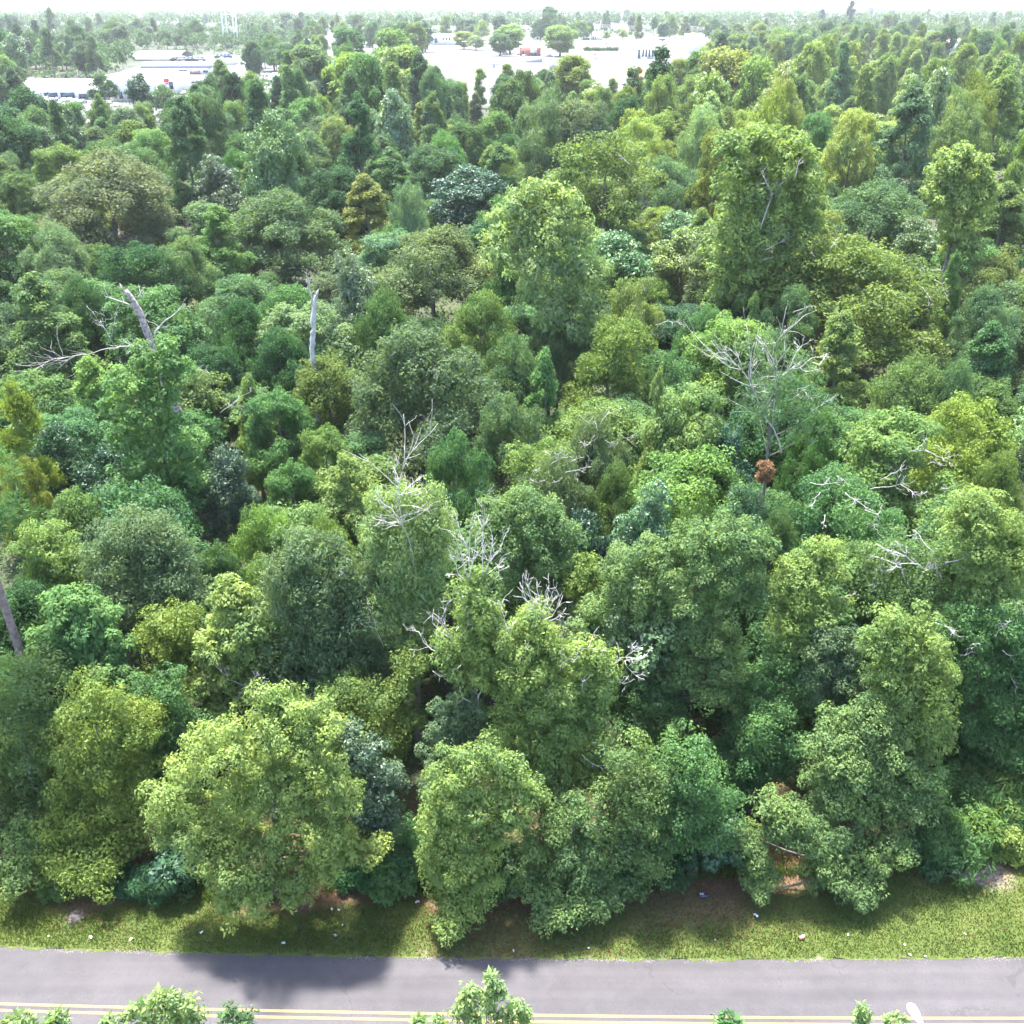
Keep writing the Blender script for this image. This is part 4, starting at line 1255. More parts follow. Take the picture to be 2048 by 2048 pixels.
# bleached tree with a crown almost bare
bt = LT('bleached bare branched tree with a pale forked trunk, right of the centre', [(1470,730,34),(1500,700,36),(1550,690,40),(1590,720,38),(1620,750,34),(1510,760,38),(1560,770,40),(1600,800,40),(1540,830,36),(1580,850,38),(1650,820,36),(1490,800,30),(1620,870,34)],
    Y=57, color='dull', style='oak', seed=91, leaf=(.16, .08), spacing=.55, per=26, gap=.72, name='oak_tree', group=G3, r0=.2, short='the bleached bare branched tree')
dead_branch(bt, [[(1563,905),(1558,880),(1545,855),(1528,830),(1512,795),(1500,765),(1485,740),(1470,730),(1448,715)],[(1545,850),(1550,800),(1552,770),(1548,730),(1545,700),(1560,675)],[(1528,830),(1545,800)],[(1500,765),(1502,745),(1508,720)],[(1485,740),(1478,715),(1462,700)],
    [(1552,770),(1575,740),(1600,735),(1625,715)],[(1590,790),(1598,775),(1620,790)],[(1548,730),(1530,700),(1520,685)],[(1600,735),(1615,745),(1630,740)],[(1575,740),(1590,710),(1605,690)],[(1620,825),(1640,810),(1660,800)],[(1625,725),(1640,730),(1650,715)],[(1512,795),(1490,790)],[(1590,800),(1596,785),(1615,800)]], 56, 92, .12, 4)
def twigs_on(lab, prongs, seed, r=.06, sub=3):
    t = WOODT[lab]
    h = t.scale[2]
    Y = t.location[1]
    sx, sz = t.scale[0], t.scale[2]
    wid = NOM[[k for k in KNAME if KNAME[k] == t.name.split('.')[0]][0]][0] * sx / 2
    # built in the tree's own frame: undo its turn and scale
    a = -t.rotation_euler[2]
    c_, s_ = math.cos(a), math.sin(a)
    for o in dead_branch(t, prongs, Y - wid * .62, seed, r, sub, .7):
        n = len(o.data.vertices)
        co = np.empty(n * 3, np.float32)
        o.data.vertices.foreach_get('co', co)
        co = co.reshape(-1, 3)
        co = np.stack([(co[:, 0] * c_ - co[:, 1] * s_) / sx, (co[:, 0] * s_ + co[:, 1] * c_) / sx, co[:, 2] / sz], 1)
        o.data.vertices.foreach_set('co', co.astype(np.float32).ravel())
        o.data.update()
twigs_on('upper one of two grey oaks tipped with bleached twigs', [[(1190,870),(1180,885),(1160,895)],[(1200,850),(1215,830),(1235,820)],[(1195,915),(1200,930),(1205,940)],[(1210,880),(1235,900)],[(1180,850),(1165,835)],[(1240,870),(1258,880)],[(1170,905),(1180,920)],[(1195,860),(1190,840)]], 95)
twigs_on('lower one of two grey oaks tipped with bleached twigs', [[(1100,930),(1115,918),(1135,915)],[(1115,918),(1120,900)],[(1090,960),(1075,965)],[(1130,945),(1150,940),(1170,935)],[(1150,940),(1155,960)],[(1080,935),(1065,945),(1060,970)],[(1125,955),(1110,968)],[(1100,915),(1090,900)],[(1140,925),(1160,915)]], 96, .07, 4)
twigs_on('broadest dull green dome at the middle of the wood', [[(900,845),(885,860),(860,865)],[(890,855),(888,880)],[(905,850),(920,860)],[(880,860),(868,872)],[(910,855),(908,868)],[(860,850),(845,830)],[(875,760),(870,740)]], 97)
twigs_on('dark green tree with a few bare hanging twigs above the green dome', [[(935,985),(930,1000),(925,1025)],[(950,980),(970,990),(990,1005)],[(970,990),(985,975)],[(960,985),(960,1000)],[(975,992),(998,1000)]], 98, .05, 3)
twigs_on('wide yellow green tree with bleached limbs under its crown, left of the orange dotted one', [[(1785,912),(1810,906),(1835,900)],[(1850,900),(1880,915),(1900,925)],[(1870,890),(1895,905)],[(1835,900),(1850,880)],[(1860,925),(1885,930)],[(1780,935),(1800,945)]], 99, .07, 4)
twigs_on('wide mid green oak crossed by bleached twigs below the bare branched tree', [[(1740,978),(1770,975),(1800,968)],[(1800,968),(1825,985),(1843,992)],[(1620,965),(1650,970),(1670,965)],[(1640,985),(1625,1010)],[(1690,985),(1710,1000),(1735,1018)],[(1760,960),(1790,945),(1800,940)],[(1710,1000),(1700,1015)],[(1880,980),(1900,975)],[(1910,985),(1935,990)],[(1650,1030),(1648,1050)],[(1730,1020),(1760,1030),(1755,1060)],[(1700,970),(1680,955)]], 100, .08, 4)
twigs_on('enormous spreading olive oak on the right half of the wood', [[(1845,575),(1855,590),(1858,605)],[(1870,560),(1885,570),(1890,585)],[(1585,625),(1605,618),(1620,612)],[(1840,550),(1850,530)],[(1660,500),(1668,485),(1676,474)],[(1630,515),(1622,505)],[(1860,540),(1880,540)]], 101, .08, 3)
twigs_on('thin lime yellow tree showing its bare twigs', [[(1300,680),(1290,660),(1280,640),(1275,620)],[(1290,660),(1310,670)],[(1310,650),(1340,642),(1358,645)],[(1285,570),(1290,580)],[(1300,690),(1303,715)]], 102, .07, 4)
twigs_on('high loose olive tree with a pale trunk showing, upper centre right', [[(1285,570),(1280,530),(1278,480),(1280,430),(1279,390)],[(1280,545),(1262,525),(1255,515)],[(1278,450),(1300,420)],[(1260,330),(1235,305)]], 104, .12, 2)
sh = LT('rusty brown dead leaved shrub in a dark gap right of the golden olive tree', [(1526,930,5),(1536,932,6),(1531,940,6),(1539,943,4)], Y=51, color='brown', style='oak', seed=93, name='dead_shrub', cat='shrub', leaf=(.14,.07), spacing=.3, per=14, group=None, r0=.03)
LANDMARKS.append((1530, 935, 'the rusty dead shrub'))

# ------------------------------------------------------------------ the rest of the wood, filled by rows going back
LIM = [(-300, 196), (0, 196), (120, 198), (200, 186), (255, 198), (300, 208), (350, 185), (380, 168), (430, 130), (520, 160), (600, 118), (640, 88), (700, 86), (780, 80), (840, 100), (880, 150), (960, 164), (1010, 140), (1090, 134), (1170, 150), (1230, 176),
       (1300, 138), (1370, 108), (1420, 82), (1500, 74), (1600, 64), (1700, 60), (1800, 56), (1880, 85), (1960, 70), (2048, 60), (2300, 58)]
def lim(x):
    return np.interp(x, [p[0] for p in LIM], [p[1] for p in LIM])
rng_f = np.random.default_rng(404)
G4 = 'trees filling the wood'
MIXL = (['dull'] * 4 + ['mid'] * 4 + ['green'] * 3 + ['grey'] * 3 + ['olive'] * 3 + ['dark'] * 3 + ['teal'] * 2 + ['spring'])
MIXR = (['spring'] * 5 + ['yellow'] * 4 + ['olive'] * 3 + ['lime'] * 5 + ['mid'] * 2 + ['dull'] * 2 + ['dark'] + ['pale'] * 2)
KM = ['oak'] * 5 + ['puff'] * 5 + ['gum'] * 3 + ['droop'] * 4 + ['ever']
FILL = []
d = 43.0
rows = []
while d < 900:
    rows.append(d)
    d += 6.0 + d * .055
# the wood's edge goes on past both ends of the picture
for X, Y, h, kind, c in ((-31, 37.5, 12, 'oak', 'mid'), (-36, 36.5, 11, 'puff', 'soft'), (-41, 38, 12.5, 'gum', 'spring'), (-35, 42, 13.5, 'puff', 'green'), (-46, 39, 12, 'oak', 'olive'),
                         (28.5, 40, 12, 'oak', 'mid'), (31, 37, 10, 'puff', 'soft'), (36, 39, 12, 'droop', 'olive'), (42, 37.5, 11, 'oak', 'green'), (33, 43, 14, 'gum', 'spring')):
    place(kind, X, Y, h, NOM[kind][0] * h / NOM[kind][1] * 1.1, c, None, G4)
for d in rows:
    half = (.68 * d + 6) if d < 170 else (.6 * d + 6)
    step = 6.4 + .021 * d
    n = int(2 * half / step)
    for i in range(n):
        X = -half + (i + .5 + rng_f.uniform(-.35, .35)) * step
        Y = d + rng_f.uniform(-.4, .4) * (6 + d * .05)
        kind = KM[rng_f.integers(len(KM))]
        if d > 330 and kind == 'oak' and rng_f.random() < .6:
            kind = 'puff'
        near = d < 110
        h = rng_f.uniform(9, 13.5) if near else rng_f.uniform(15, 23)
        tall = (not near) and rng_f.random() < .34
        if tall:                      # crowns standing high above the rest
            kind = ['gum', 'droop', 'puff', 'gum', 'ever'][rng_f.integers(5)]
            h = rng_f.uniform(20, 27)
        elif not near:
            h = rng_f.uniform(12.5, 17.5)
        px, py = proj((X, Y, h))
        want = lim(px) + rng_f.uniform(0, 12)
        if py < want:                 # too tall here: keep it lower, so the town shows over its top
            rr_ = ray(px, want)
            h = H + rr_[2] * Y / rr_[1]
            if h < (7.5 if near else 11.5):
                continue
        if d > 520 and px < 1340:
            continue
        mg = 240 if d < 170 else 90
        if px < -mg or px > 2048 + mg:
            continue
        wm = NOM[kind][0] * h / NOM[kind][1] * (rng_f.uniform(1.1, 1.5) if near else rng_f.uniform(.85, 1.2))
        if tall and h > 15:
            wm = h * rng_f.uniform(.36, .5)
        if kind == 'oak':
            wm *= .85
        # leave the crowns told apart in the photograph in view: what stands before them stays lower
        pt_ = proj((X, Y, h))
        low = [yt_ + b_ * .78 for a, yt_, b_, Y_ in HAND_PX if abs(pt_[0] - a) < b_ * .62 and Y < Y_ and yt_ - 260 < pt_[1] < yt_ + b_ * .78]
        if low:
            rr_ = ray(px, max(low))
            h = H + rr_[2] * Y / rr_[1]
            if h < 6:
                continue
            kind = 'puff' if kind == 'gum' else kind
            wm = NOM[kind][0] * h / NOM[kind][1] * 1.3
        gap = .42 if near else .46
        if any(math.hypot(X - a, Y - b) < (r + wm / 2) * gap for a, b, r in SPOT):
            continue
        if near:
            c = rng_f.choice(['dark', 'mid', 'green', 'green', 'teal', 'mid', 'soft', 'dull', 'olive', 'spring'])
        else:
            t_ = np.clip((px - 800) / 500 + rng_f.normal(0, .25), 0, 1) * np.clip((450 - py) / 120, 0, 1)
            if 560 < px < 900 and py < 240:
                t_ = max(t_, .6)
            pool = MIXR if rng_f.random() < t_ else MIXL
            c = pool[rng_f.integers(len(pool))]
        place(kind, X, Y, h, wm, c, None, G4)
# special crowns up there
G5 = 'trees where the wood meets the town'
EDGE_T = [  # x, top y, width px, kind, colour, height, label
 (652, 160, 42, 'column', 'deep', 16, 'very dark slim tree leaning at the town end of the wood, left of centre'),
 (845, 205, 62, 'gum', 'yellow', 17, 'small vivid yellow green tree near the upper centre of the wood'),
 (700, 95, 130, 'puff', 'yellow', 19, 'large yellow green crown rising before the town, left of the white lot'),
 (800, 80, 120, 'puff', 'spring', 20, 'tall light green crown at the left end of the white lot'),
 (870, 135, 90, 'gum', 'mid', 18, 'mid green tree at the near left corner of the white lot'),
 (960, 138, 26, 'column', 'spring', 12, 'single slim light green tree against the white lot'),
 (1013, 130, 32, 'column', 'olive', 14, 'slim olive tree against the near side of the white lot'),
 (1145, 105, 90, 'puff', 'yellow', 20, 'yellow green tree poking up before the pale billboard'),
 (1088, 140, 26, 'column', 'green', 15, 'small dark green slim tree left of the pale billboard'),
 (1265, 140, 50, 'column', 'dull', 17, 'dull slim leaning tree at the near right corner of the white lot'),
 (1278, 136, 22, 'column', 'brown', 14, 'small rusty tree at the near right corner of the white lot'),
 (1226, 158, 30, 'pine', 'olive', 13, 'little palm-like tree at the near right of the white lot'),
 (1325, 100, 70, 'column', 'dark', 13, 'dark tilted conical tree right of the white building with tall windows'),
 (1390, 105, 70, 'gum', 'gum', 18, 'bright green tree right of the dark tilted conical tree'),
 (1460, 85, 130, 'puff', 'yellow', 20, 'large yellow green crown at the right end of the white lot'),
 (40, 170, 130, 'oak', 'dark', 16, 'dark tree in front of the long white dealership, at the left edge'),
 (110, 200, 80, 'oak', 'mid', 13, 'mid green tree before the parked cars of the dealership'),
 (200, 145, 60, 'oak', 'dark', 17, 'dark tree with an open top in front of the white dealership\'s right end'),
 (275, 145, 60, 'ever', 'dark', 17, 'dark leaning evergreen in front of the brick fronted showroom'),
 (320, 165, 60, 'oak', 'dull', 16, 'dull green tree below the brick fronted showroom'),
 (438, 120, 60, 'gum', 'spring', 18, 'fresh light green pointed tree beside the low office'),
 (395, 165, 90, 'oak', 'dull', 16, 'dull green tree below the car park of the low office'),
 (495, 140, 80, 'oak', 'olive', 17, 'olive tree right of the low office'),
 (590, 150, 40, 'column', 'green', 15, 'rich green slim tree left of the very dark slim leaning one'),
 (620, 85, 100, 'puff', 'dull', 19, 'dull green crown left of the large yellow green one at the town'),
]
for (x, yt, wp, kind, colr, h, lab) in EDGE_T:
    h = fit(x, yt, wp, kind, h, 11, 30)
    X, Y = by_top(x, yt, h)
    place(kind, X, Y, h, wp * mpp((X, Y, h * .8)), colr, lab, G5)
N_WOOD = len(TREES)

# ------------------------------------------------------------------ trees of the town and beyond
G6 = 'trees of the town beyond the wood'
rng_b = np.random.default_rng(505)
BANDS = [  # x0, x1, y of the top from, to, number, height range, colours
 (-20, 250, 56, 150, 70, (13, 19), ['teal', 'dull', 'dark', 'mid', 'blue', 'olive']),
 (-10, 420, 26, 90, 80, (17, 27), ['teal', 'blue', 'dull', 'mid', 'dark']),
 (250, 480, 56, 92, 34, (13, 20), ['dull', 'mid', 'teal', 'spring']),
 (430, 640, 34, 105, 44, (14, 22), ['dull', 'mid', 'teal', 'olive', 'spring']),
 (560, 1000, 22, 50, 44, (20, 28), ['teal', 'mid', 'blue', 'spring', 'dull']),
 (900, 1420, 18, 46, 58, (20, 28), ['dull', 'mid', 'teal', 'dark', 'spring', 'olive']),
 (1380, 1720, 16, 68, 50, (16, 25), ['mid', 'spring', 'olive', 'yellow', 'dark', 'dull']),
 (1640, 2080, 4, 60, 62, (18, 27), ['mid', 'dull', 'olive', 'spring', 'teal', 'dark']),
]
KEEP_CLEAR = [(440, 475, 20, 112), (60, 250, 156, 240), (255, 440, 100, 215), (870, 1400, 88, 200)]
for (x0, x1, y0, y1, n, hr, cs) in BANDS:
    for i in range(n):
        x = x0 + (x1 - x0) * (i + rng_b.uniform(.1, .9)) / n
        yt = rng_b.uniform(y0, y1)
        h = rng_b.uniform(*hr)
        kind = ['oak', 'oak', 'puff', 'droop', 'ever', 'gum', 'pine', 'pine'][rng_b.integers(8)]
        X, Y = by_top(x, yt, h)
        wm = NOM[kind][0] * h / NOM[kind][1] * rng_b.uniform(.85, 1.2)
        bx, by = proj((X, Y, 0))
        hw = wm / 2 / mpp((X, Y, h * .6))
        if any(x + hw > a and x - hw < b and by > c and yt < dd for a, b, c, dd in KEEP_CLEAR):
            continue
        place(kind, X, Y, h, wm, cs[rng_b.integers(len(cs))], None, G6)
TOWN_T = [  # x, top y, foot y, width
 (1020, 45, 108, 62, 'puff', 'spring', 'big bright tree at the left side of the red garage'),
 (1000, 64, 112, 46, 'puff', 'mid', 'shaded green tree in front of the big bright one left of the red garage'),
 (1120, 47, 113, 72, 'puff', 'spring', 'big round bright tree at the right side of the red garage'),
 (928, 60, 99, 46, 'puff', 'lime', 'pale lime tree on the island left of the red garage'),
 (952, 72, 101, 40, 'droop', 'pale', 'pale airy tree beside the pale lime tree on the island'),
 (1100, 12, 74, 40, 'droop', 'teal', 'tall bluish tree on the skyline above the red garage'),
 (1088, 20, 74, 12, 'column', 'deep', 'very dark thin column tree beside the tall skyline tree'),
 (112, 16, 90, 24, 'pine', 'dull', 'lone high pine sticking up over the left skyline'),
 (1696, 3, 60, 18, 'column', 'deep', 'tallest thin dark tree on the right skyline'),
 (1640, 20, 60, 14, 'column', 'deep', 'thin dark pointed tree left of the tallest one on the right skyline'),
 (1440, 38, 80, 32, 'ever', 'blue', 'dusky dense tree behind the wires right of the white lot'),
 (1213, 64, 88, 18, 'pine', 'pale', 'small pale palm by the white gabled house'),
 (1245, 60, 86, 20, 'pine', 'pale', 'pale palm right of the small one by the white gabled house'),
 (770, 66, 84, 0, 'ever', 'teal', ''),
]
for (x, yt, yb, wp, kind, colr, lab) in TOWN_T:
    if not lab:
        continue
    p = at(x, yb)
    h = onY(x, yt, p[1])[2]
    place(kind, p[0], p[1], h, wp * mpp((p[0], p[1], h * .6)), colr, lab, G6)

# the unbroken woods on the horizon
LOTS = [(-60, 262, 158, 250), (255, 490, 104, 250), (600, 1425, 66, 220), (440, 640, 108, 150)]
def forest_mass(name, n, ymin, ymax, xr, hr, color, seed, leafn=46, size=2.4):
    r = np.random.default_rng(seed)
    Y = np.exp(r.uniform(math.log(ymin), math.log(ymax), n))
    X = r.uniform(xr[0], xr[1], n) * Y
    pj = [proj((a, b, 0.)) for a, b in zip(X, Y)]
    ok = np.array([not any(a < px < b and c < py < dd for a, b, c, dd in LOTS) for px, py in pj])
    X, Y = X[ok], Y[ok]
    n = len(X)
    h = r.uniform(*hr, n)
    wv = h * r.uniform(.32, .5, n)
    k = leafn
    u = nrm(r.normal(size=(n, k, 3)))
    u[..., 2] = abs(u[..., 2]) * 1.0 - .25
    P = np.stack([X, Y, h * .55], 1)[:, None] + u * np.stack([wv, wv, h * .45], 1)[:, None] * r.uniform(.75, 1.05, (n, k, 1))
    P = P.reshape(-1, 3)
    uu = u.reshape(-1, 3)
    nn = nrm(uu + r.normal(0, .5, uu.shape))
    a = nrm(np.cross(nn, r.normal(size=uu.shape)))
    b = np.cross(nn, a)
    s = r.uniform(.5, 1.2, (len(P), 1)) * size
    V = np.stack([P + a * s, P - a * s * .5 + b * s * .87, P - a * s * .5 - b * s * .87], 1).reshape(-1, 3)
    tint = np.clip(np.repeat(r.normal(.5, .22, n), k) + r.normal(0, .15, n * k), 0, 1)
    o = link(name, mesh_from(name, V, [np.arange(len(V)).reshape(-1, 3)], M_LEAF, tint))
    o.color = (*color, 1)
    o['kind'] = 'stuff'
    return o
forest_mass('distant_forest', 3000, 1500, 5500, (-.62, .62), (16, 26), (.050, .088, .046), 61, 26, 2.6)
forest_mass('distant_woods', 900, 1000, 1600, (.18, .66), (12, 18), (.060, .100, .042), 62, 60, 1.4)
forest_mass('far_woods', 1500, 600, 1600, (-.64, -.05), (11, 17), (.045, .085, .05), 63, 60, 1.25)
# saplings and bushes hiding the ground between the far trunks
def low_growth(name, n, y0, y1, sx0, sx1, color, seed, size, wood=True):
    r = np.random.default_rng(seed)
    Y = np.exp(r.uniform(math.log(y0), math.log(y1), n))
    X = r.uniform(sx0, sx1, n) * Y
    pj = [proj((a, b, 2.5)) for a, b in zip(X, Y)]
    k_ = np.array([(py > lim(px) + 14) if wood else not any(a < px < b and c < py < dd for a, b, c, dd in LOTS) for px, py in pj])
    X, Y = X[k_], Y[k_]
    n = len(X)
    k = 30
    hh = r.uniform(2, 6.5, n)
    u = nrm(r.normal(size=(n, k, 3)))
    u[..., 2] = abs(u[..., 2])
    P = (np.stack([X, Y, 0 * X], 1)[:, None] + u * np.stack([hh * .8, hh * .8, hh], 1)[:, None] * r.uniform(.7, 1.05, (n, k, 1))).reshape(-1, 3)
    uu = u.reshape(-1, 3)
    nn = nrm(uu + [0, 0, .6] + r.normal(0, .5, uu.shape))
    a = nrm(np.cross(nn, r.normal(size=uu.shape)))
    b = np.cross(nn, a)
    sz = r.uniform(.6, 1.2, (n * k, 1)) * size * np.repeat(np.clip(Y / 260, .3, 1), k)[:, None]
    V = np.stack([P + a * sz, P - a * sz * .5 + b * sz * .7, P - a * sz * .5 - b * sz * .7], 1).reshape(-1, 3)
    o = link(name, mesh_from(name, V, [np.arange(len(V)).reshape(-1, 3)], M_LEAF, np.clip(np.repeat(r.normal(.5, .2, n), k) + r.normal(0, .12, n * k), 0, 1)))
    o.color = (*color, 1)
    o['kind'] = 'stuff'
low_growth('thicket', 2600, 85, 420, -.62, .62, (.040, .074, .032), 64, .55)
low_growth('thicket', 900, 420, 1000, .16, .64, (.045, .08, .03), 65, .9)
low_growth('thicket', 1500, 430, 1300, -.66, -.02, (.045, .085, .045), 66, 1.0, False)
low_growth('thicket', 900, 1000, 1700, -.3, .5, (.05, .09, .045), 67, 1.6, False)

# undergrowth on the floor of the wood
r = np.random.default_rng(71)
n = 5200
Y = np.exp(r.uniform(math.log(33), math.log(140), n))
X = r.uniform(-.62, .62, n) * (Y + 6)
k_ = Y > forest_y(X) + .7 + .7 * vnoise(X, Y, .9, 73)
X, Y = X[k_], Y[k_]
n = len(X)
hh = r.uniform(.3, 1.7, n) * np.clip((Y - forest_y(X)) / 2.0, .6, 1.3)
k = 20
u = nrm(r.normal(size=(n, k, 3)))
u[..., 2] = abs(u[..., 2])
P = np.stack([X, Y, 0 * X], 1)[:, None] + u * np.stack([hh * .9, hh * .9, hh], 1)[:, None] * r.uniform(.6, 1.1, (n, k, 1))
P = P.reshape(-1, 3)
uu = u.reshape(-1, 3)
sz = np.repeat(np.clip(Y / 430, .09, .3), k)[:, None] * r.uniform(.7, 1.3, (n * k, 1))
nn = nrm(uu + [0, 0, .7] + r.normal(0, .5, uu.shape))
a = nrm(np.cross(nn, r.normal(size=uu.shape)))
b = np.cross(nn, a)
V = np.stack([P - a * sz, P + b * sz * .55, P + a * sz, P - b * sz * .55], 1).reshape(-1, 3)
o = link('undergrowth', mesh_from('undergrowth', V, [np.arange(len(V)).reshape(-1, 4)], M_LEAF, np.clip(np.repeat(r.normal(.5, .2, n), k) + r.normal(0, .12, n * k), 0, 1)))
o.color = (.050, .094, .036, 1)
o['kind'] = 'stuff'

# shrubs standing at the edge of the grass
def shrub_lobes(rng, kind):
    out = []
    for i in range(9):
        a = rng.uniform(0, 6.28)
        f = rng.uniform(.2, .9)
        rr = rng.uniform(.35, .6)
        out.append((f * math.cos(a), f * math.sin(a), rng.uniform(.4, 1.5), rr, rr, rr * .9))
    return np.array(out)
SHP = []
for v in range(4):
    rng = np.random.default_rng(900 + v)
    lb = shrub_lobes(rng, v)
    SHP.append((crown_mesh('foliage', lb, 910 + v, ['oak', 'puff', 'droop', 'oak'][v], [(.13, .08), (.15, .09), (.15, .045), (.11, .07)][v], .34, 44, False, None, M_GLOSSY if v == 1 else M_LEAF, .1, .4),
                trunk_mesh('stem', (0, 0, -.05), lb, .04, 920 + v, None, 5, 7)))
SHRUBS = [  # base px x, y, size, colour, variant, label
 (300, 1788, .95, 'dark', 2, 'dark low feathery shrub at the grass, left of the big pale lime tree'),
 (340, 1785, 1.1, 'dark', 2, 'dark feathery shrub touching the left foot of the big pale lime tree'),
 (365, 1770, 1.3, 'dark', 1, 'dark leafy shrub under the left limbs of the big pale lime tree'),
 (120, 1790, .7, 'green', 0, 'low green shrub left of the pale leaning trunk'),
 (255, 1780, .8, 'dark', 0, 'low dark shrub right of the pale leaning trunk'),
 (790, 1765, 1.2, 'green', 0, 'rich green shrub right of the lowest limbs of the big pale lime tree'),
 (830, 1735, 1.5, 'teal', 2, 'bluish fern-like shrub left of the light tree whose limb touches the grass'),
 (850, 1765, 1.1, 'teal', 2, 'lower fern-like shrub beside the limb that touches the grass'),
 (720, 1765, 1.0, 'dark', 0, 'dark shrub at the brown litter below the bare white twigs'),
 (1000, 1765, 1.3, 'dark', 2, 'dark shrub between the limb that touches the grass and the bright low limb'),
 (1035, 1775, 1.1, 'teal', 1, 'bluish shrub just left of the bright low limb'),
 (1255, 1755, 1.6, 'green', 0, 'rich green shrub below the speckled olive bushy oak'),
 (1340, 1738, 1.6, 'dark', 0, 'dark shrub behind the dark blue litter bag'),
 (1420, 1728, 1.6, 'dark', 1, 'dark shrub in the shade left of the low tree of three round limbs'),
 (1850, 1725, 1.3, 'teal', 2, 'bluish feathery shrub at the foot of the weedy bank'),
 (1880, 1722, 1.5, 'green', 2, 'rich green feathery shrub at the foot of the weedy bank'),
 (1915, 1700, 1.5, 'green', 0, 'rich green leafy shrub low on the weedy bank'),
 (1945, 1660, 1.5, 'mid', 2, 'mid green grassy clump halfway up the weedy bank'),
 (1990, 1640, 1.7, 'spring', 2, 'light green grassy clump on the weedy bank near the photo\'s right end'),
 (2030, 1620, 1.6, 'olive', 0, 'olive shrub on the weedy bank cut by the right edge'),
 (1965, 1590, 1.6, 'mid', 0, 'mid green shrub high on the weedy bank'),
 (2025, 1570, 1.6, 'olive', 2, 'olive grassy clump at the top of the weedy bank'),
 (1990, 1700, 1.1, 'spring', 0, 'light green shrub at the sandy edge of the weedy bank'),
 (2040, 1690, 1.1, 'olive', 2, 'olive grassy clump right above the sandy patch'),
]
for (x, y, s, c, v, lab) in SHRUBS:
    p = at(x, y)
    t = thing('shrub', lab, 'shrub', (p[0], p[1], 0), rng_t.uniform(0, 6), 'shrubs along the edge of the grass')
    t.scale = (s, s, s)
    set_col(link('foliage', SHP[v][0], t), c, rng_t)
    link('stem', SHP[v][1], t)
# tall weeds on the bank
r = np.random.default_rng(75)
n = 8000
PX_ = np.stack([r.uniform(1880, 2060, n), r.uniform(1500, 1712, n)], 1)
P0 = np.array([at(*p) for p in PX_])
k = 5
P = np.repeat(P0, k, 0) + np.concatenate([r.normal(0, .1, (n * k, 2)), np.zeros((n * k, 1))], 1)
hgt = r.uniform(.35, 1.1, n * k)
a = r.uniform(0, 6.28, n * k)
tip = P + np.stack([r.normal(0, .35, n * k) * hgt, r.normal(0, .35, n * k) * hgt, hgt], 1)
sd = np.stack([np.cos(a), np.sin(a), 0 * a], 1) * .03
V = np.stack([P - sd, P + sd, tip], 1).reshape(-1, 3)
o = link('tall_weeds', mesh_from('tall_weeds', V, [np.arange(len(V)).reshape(-1, 3)], M_LEAF, np.clip(r.normal(.5, .2, n * k), 0, 1)))
o.color = (.090, .125, .034, 1)
o['kind'] = 'stuff'

# rank weeds where the mown grass stops under the trees
r = np.random.default_rng(78)
n = 4200
x = r.uniform(-27, 27, n)
y = forest_y(x) + abs(r.normal(.2, .8, n)) - .1
k_ = vnoise(x, y, .8, 79) + r.normal(0, .35, n) > .0
x, y = x[k_], y[k_]
n, k = len(x), 5
P = np.repeat(np.stack([x, y, np.full(n, .05)], 1), k, 0) + np.concatenate([r.normal(0, .09, (n * k, 2)), np.zeros((n * k, 1))], 1)
hgt = r.uniform(.15, .6, n * k)
a = r.uniform(0, 6.28, n * k)
tip = P + np.stack([r.normal(0, .4, n * k) * hgt, r.normal(0, .4, n * k) * hgt, hgt], 1)
sd = np.stack([np.cos(a), np.sin(a), 0 * a], 1) * .035
V = np.stack([P - sd, P + sd, tip], 1).reshape(-1, 3)
o = link('edge_weeds', mesh_from('edge_weeds', V, [np.arange(len(V)).reshape(-1, 3)], M_LEAF, np.clip(r.normal(.5, .2, n * k), 0, 1)))
o.color = (.062, .098, .028, 1)
o['kind'] = 'stuff'

# ================================================================== the town beyond the wood
def sheet(name, px, z, material):
    pts = [at(*p) for p in px]
    V = [(p[0], p[1], z) for p in pts]
    return struct(name, mesh_from(name, V, [np.arange(len(V)).reshape(1, -1)[:, ::-1]], material))
sheet('parking_lot', [(790, 212), (1420, 212), (1420, 86), (1130, 70), (640, 74), (600, 95)], .05, M_CONC)
sheet('parking_lot', [(-200, 245), (470, 245), (640, 150), (640, 112), (330, 112), (230, 150), (-200, 160)], .06, M_CONC)
M_LAWN = mat('dry_lawn', (.22, .20, .07), .95, .1, .3, .08)
sheet('lawn', [(1180, 160), (1330, 150), (1330, 134), (1180, 140)], .09, M_LAWN)
M_STREET = mat('far_street', (.42, .41, .41), .9, .2, .08, .05)
sheet('street', [(640, 87), (1420, 84), (1420, 81), (640, 84)], .10, M_STREET)

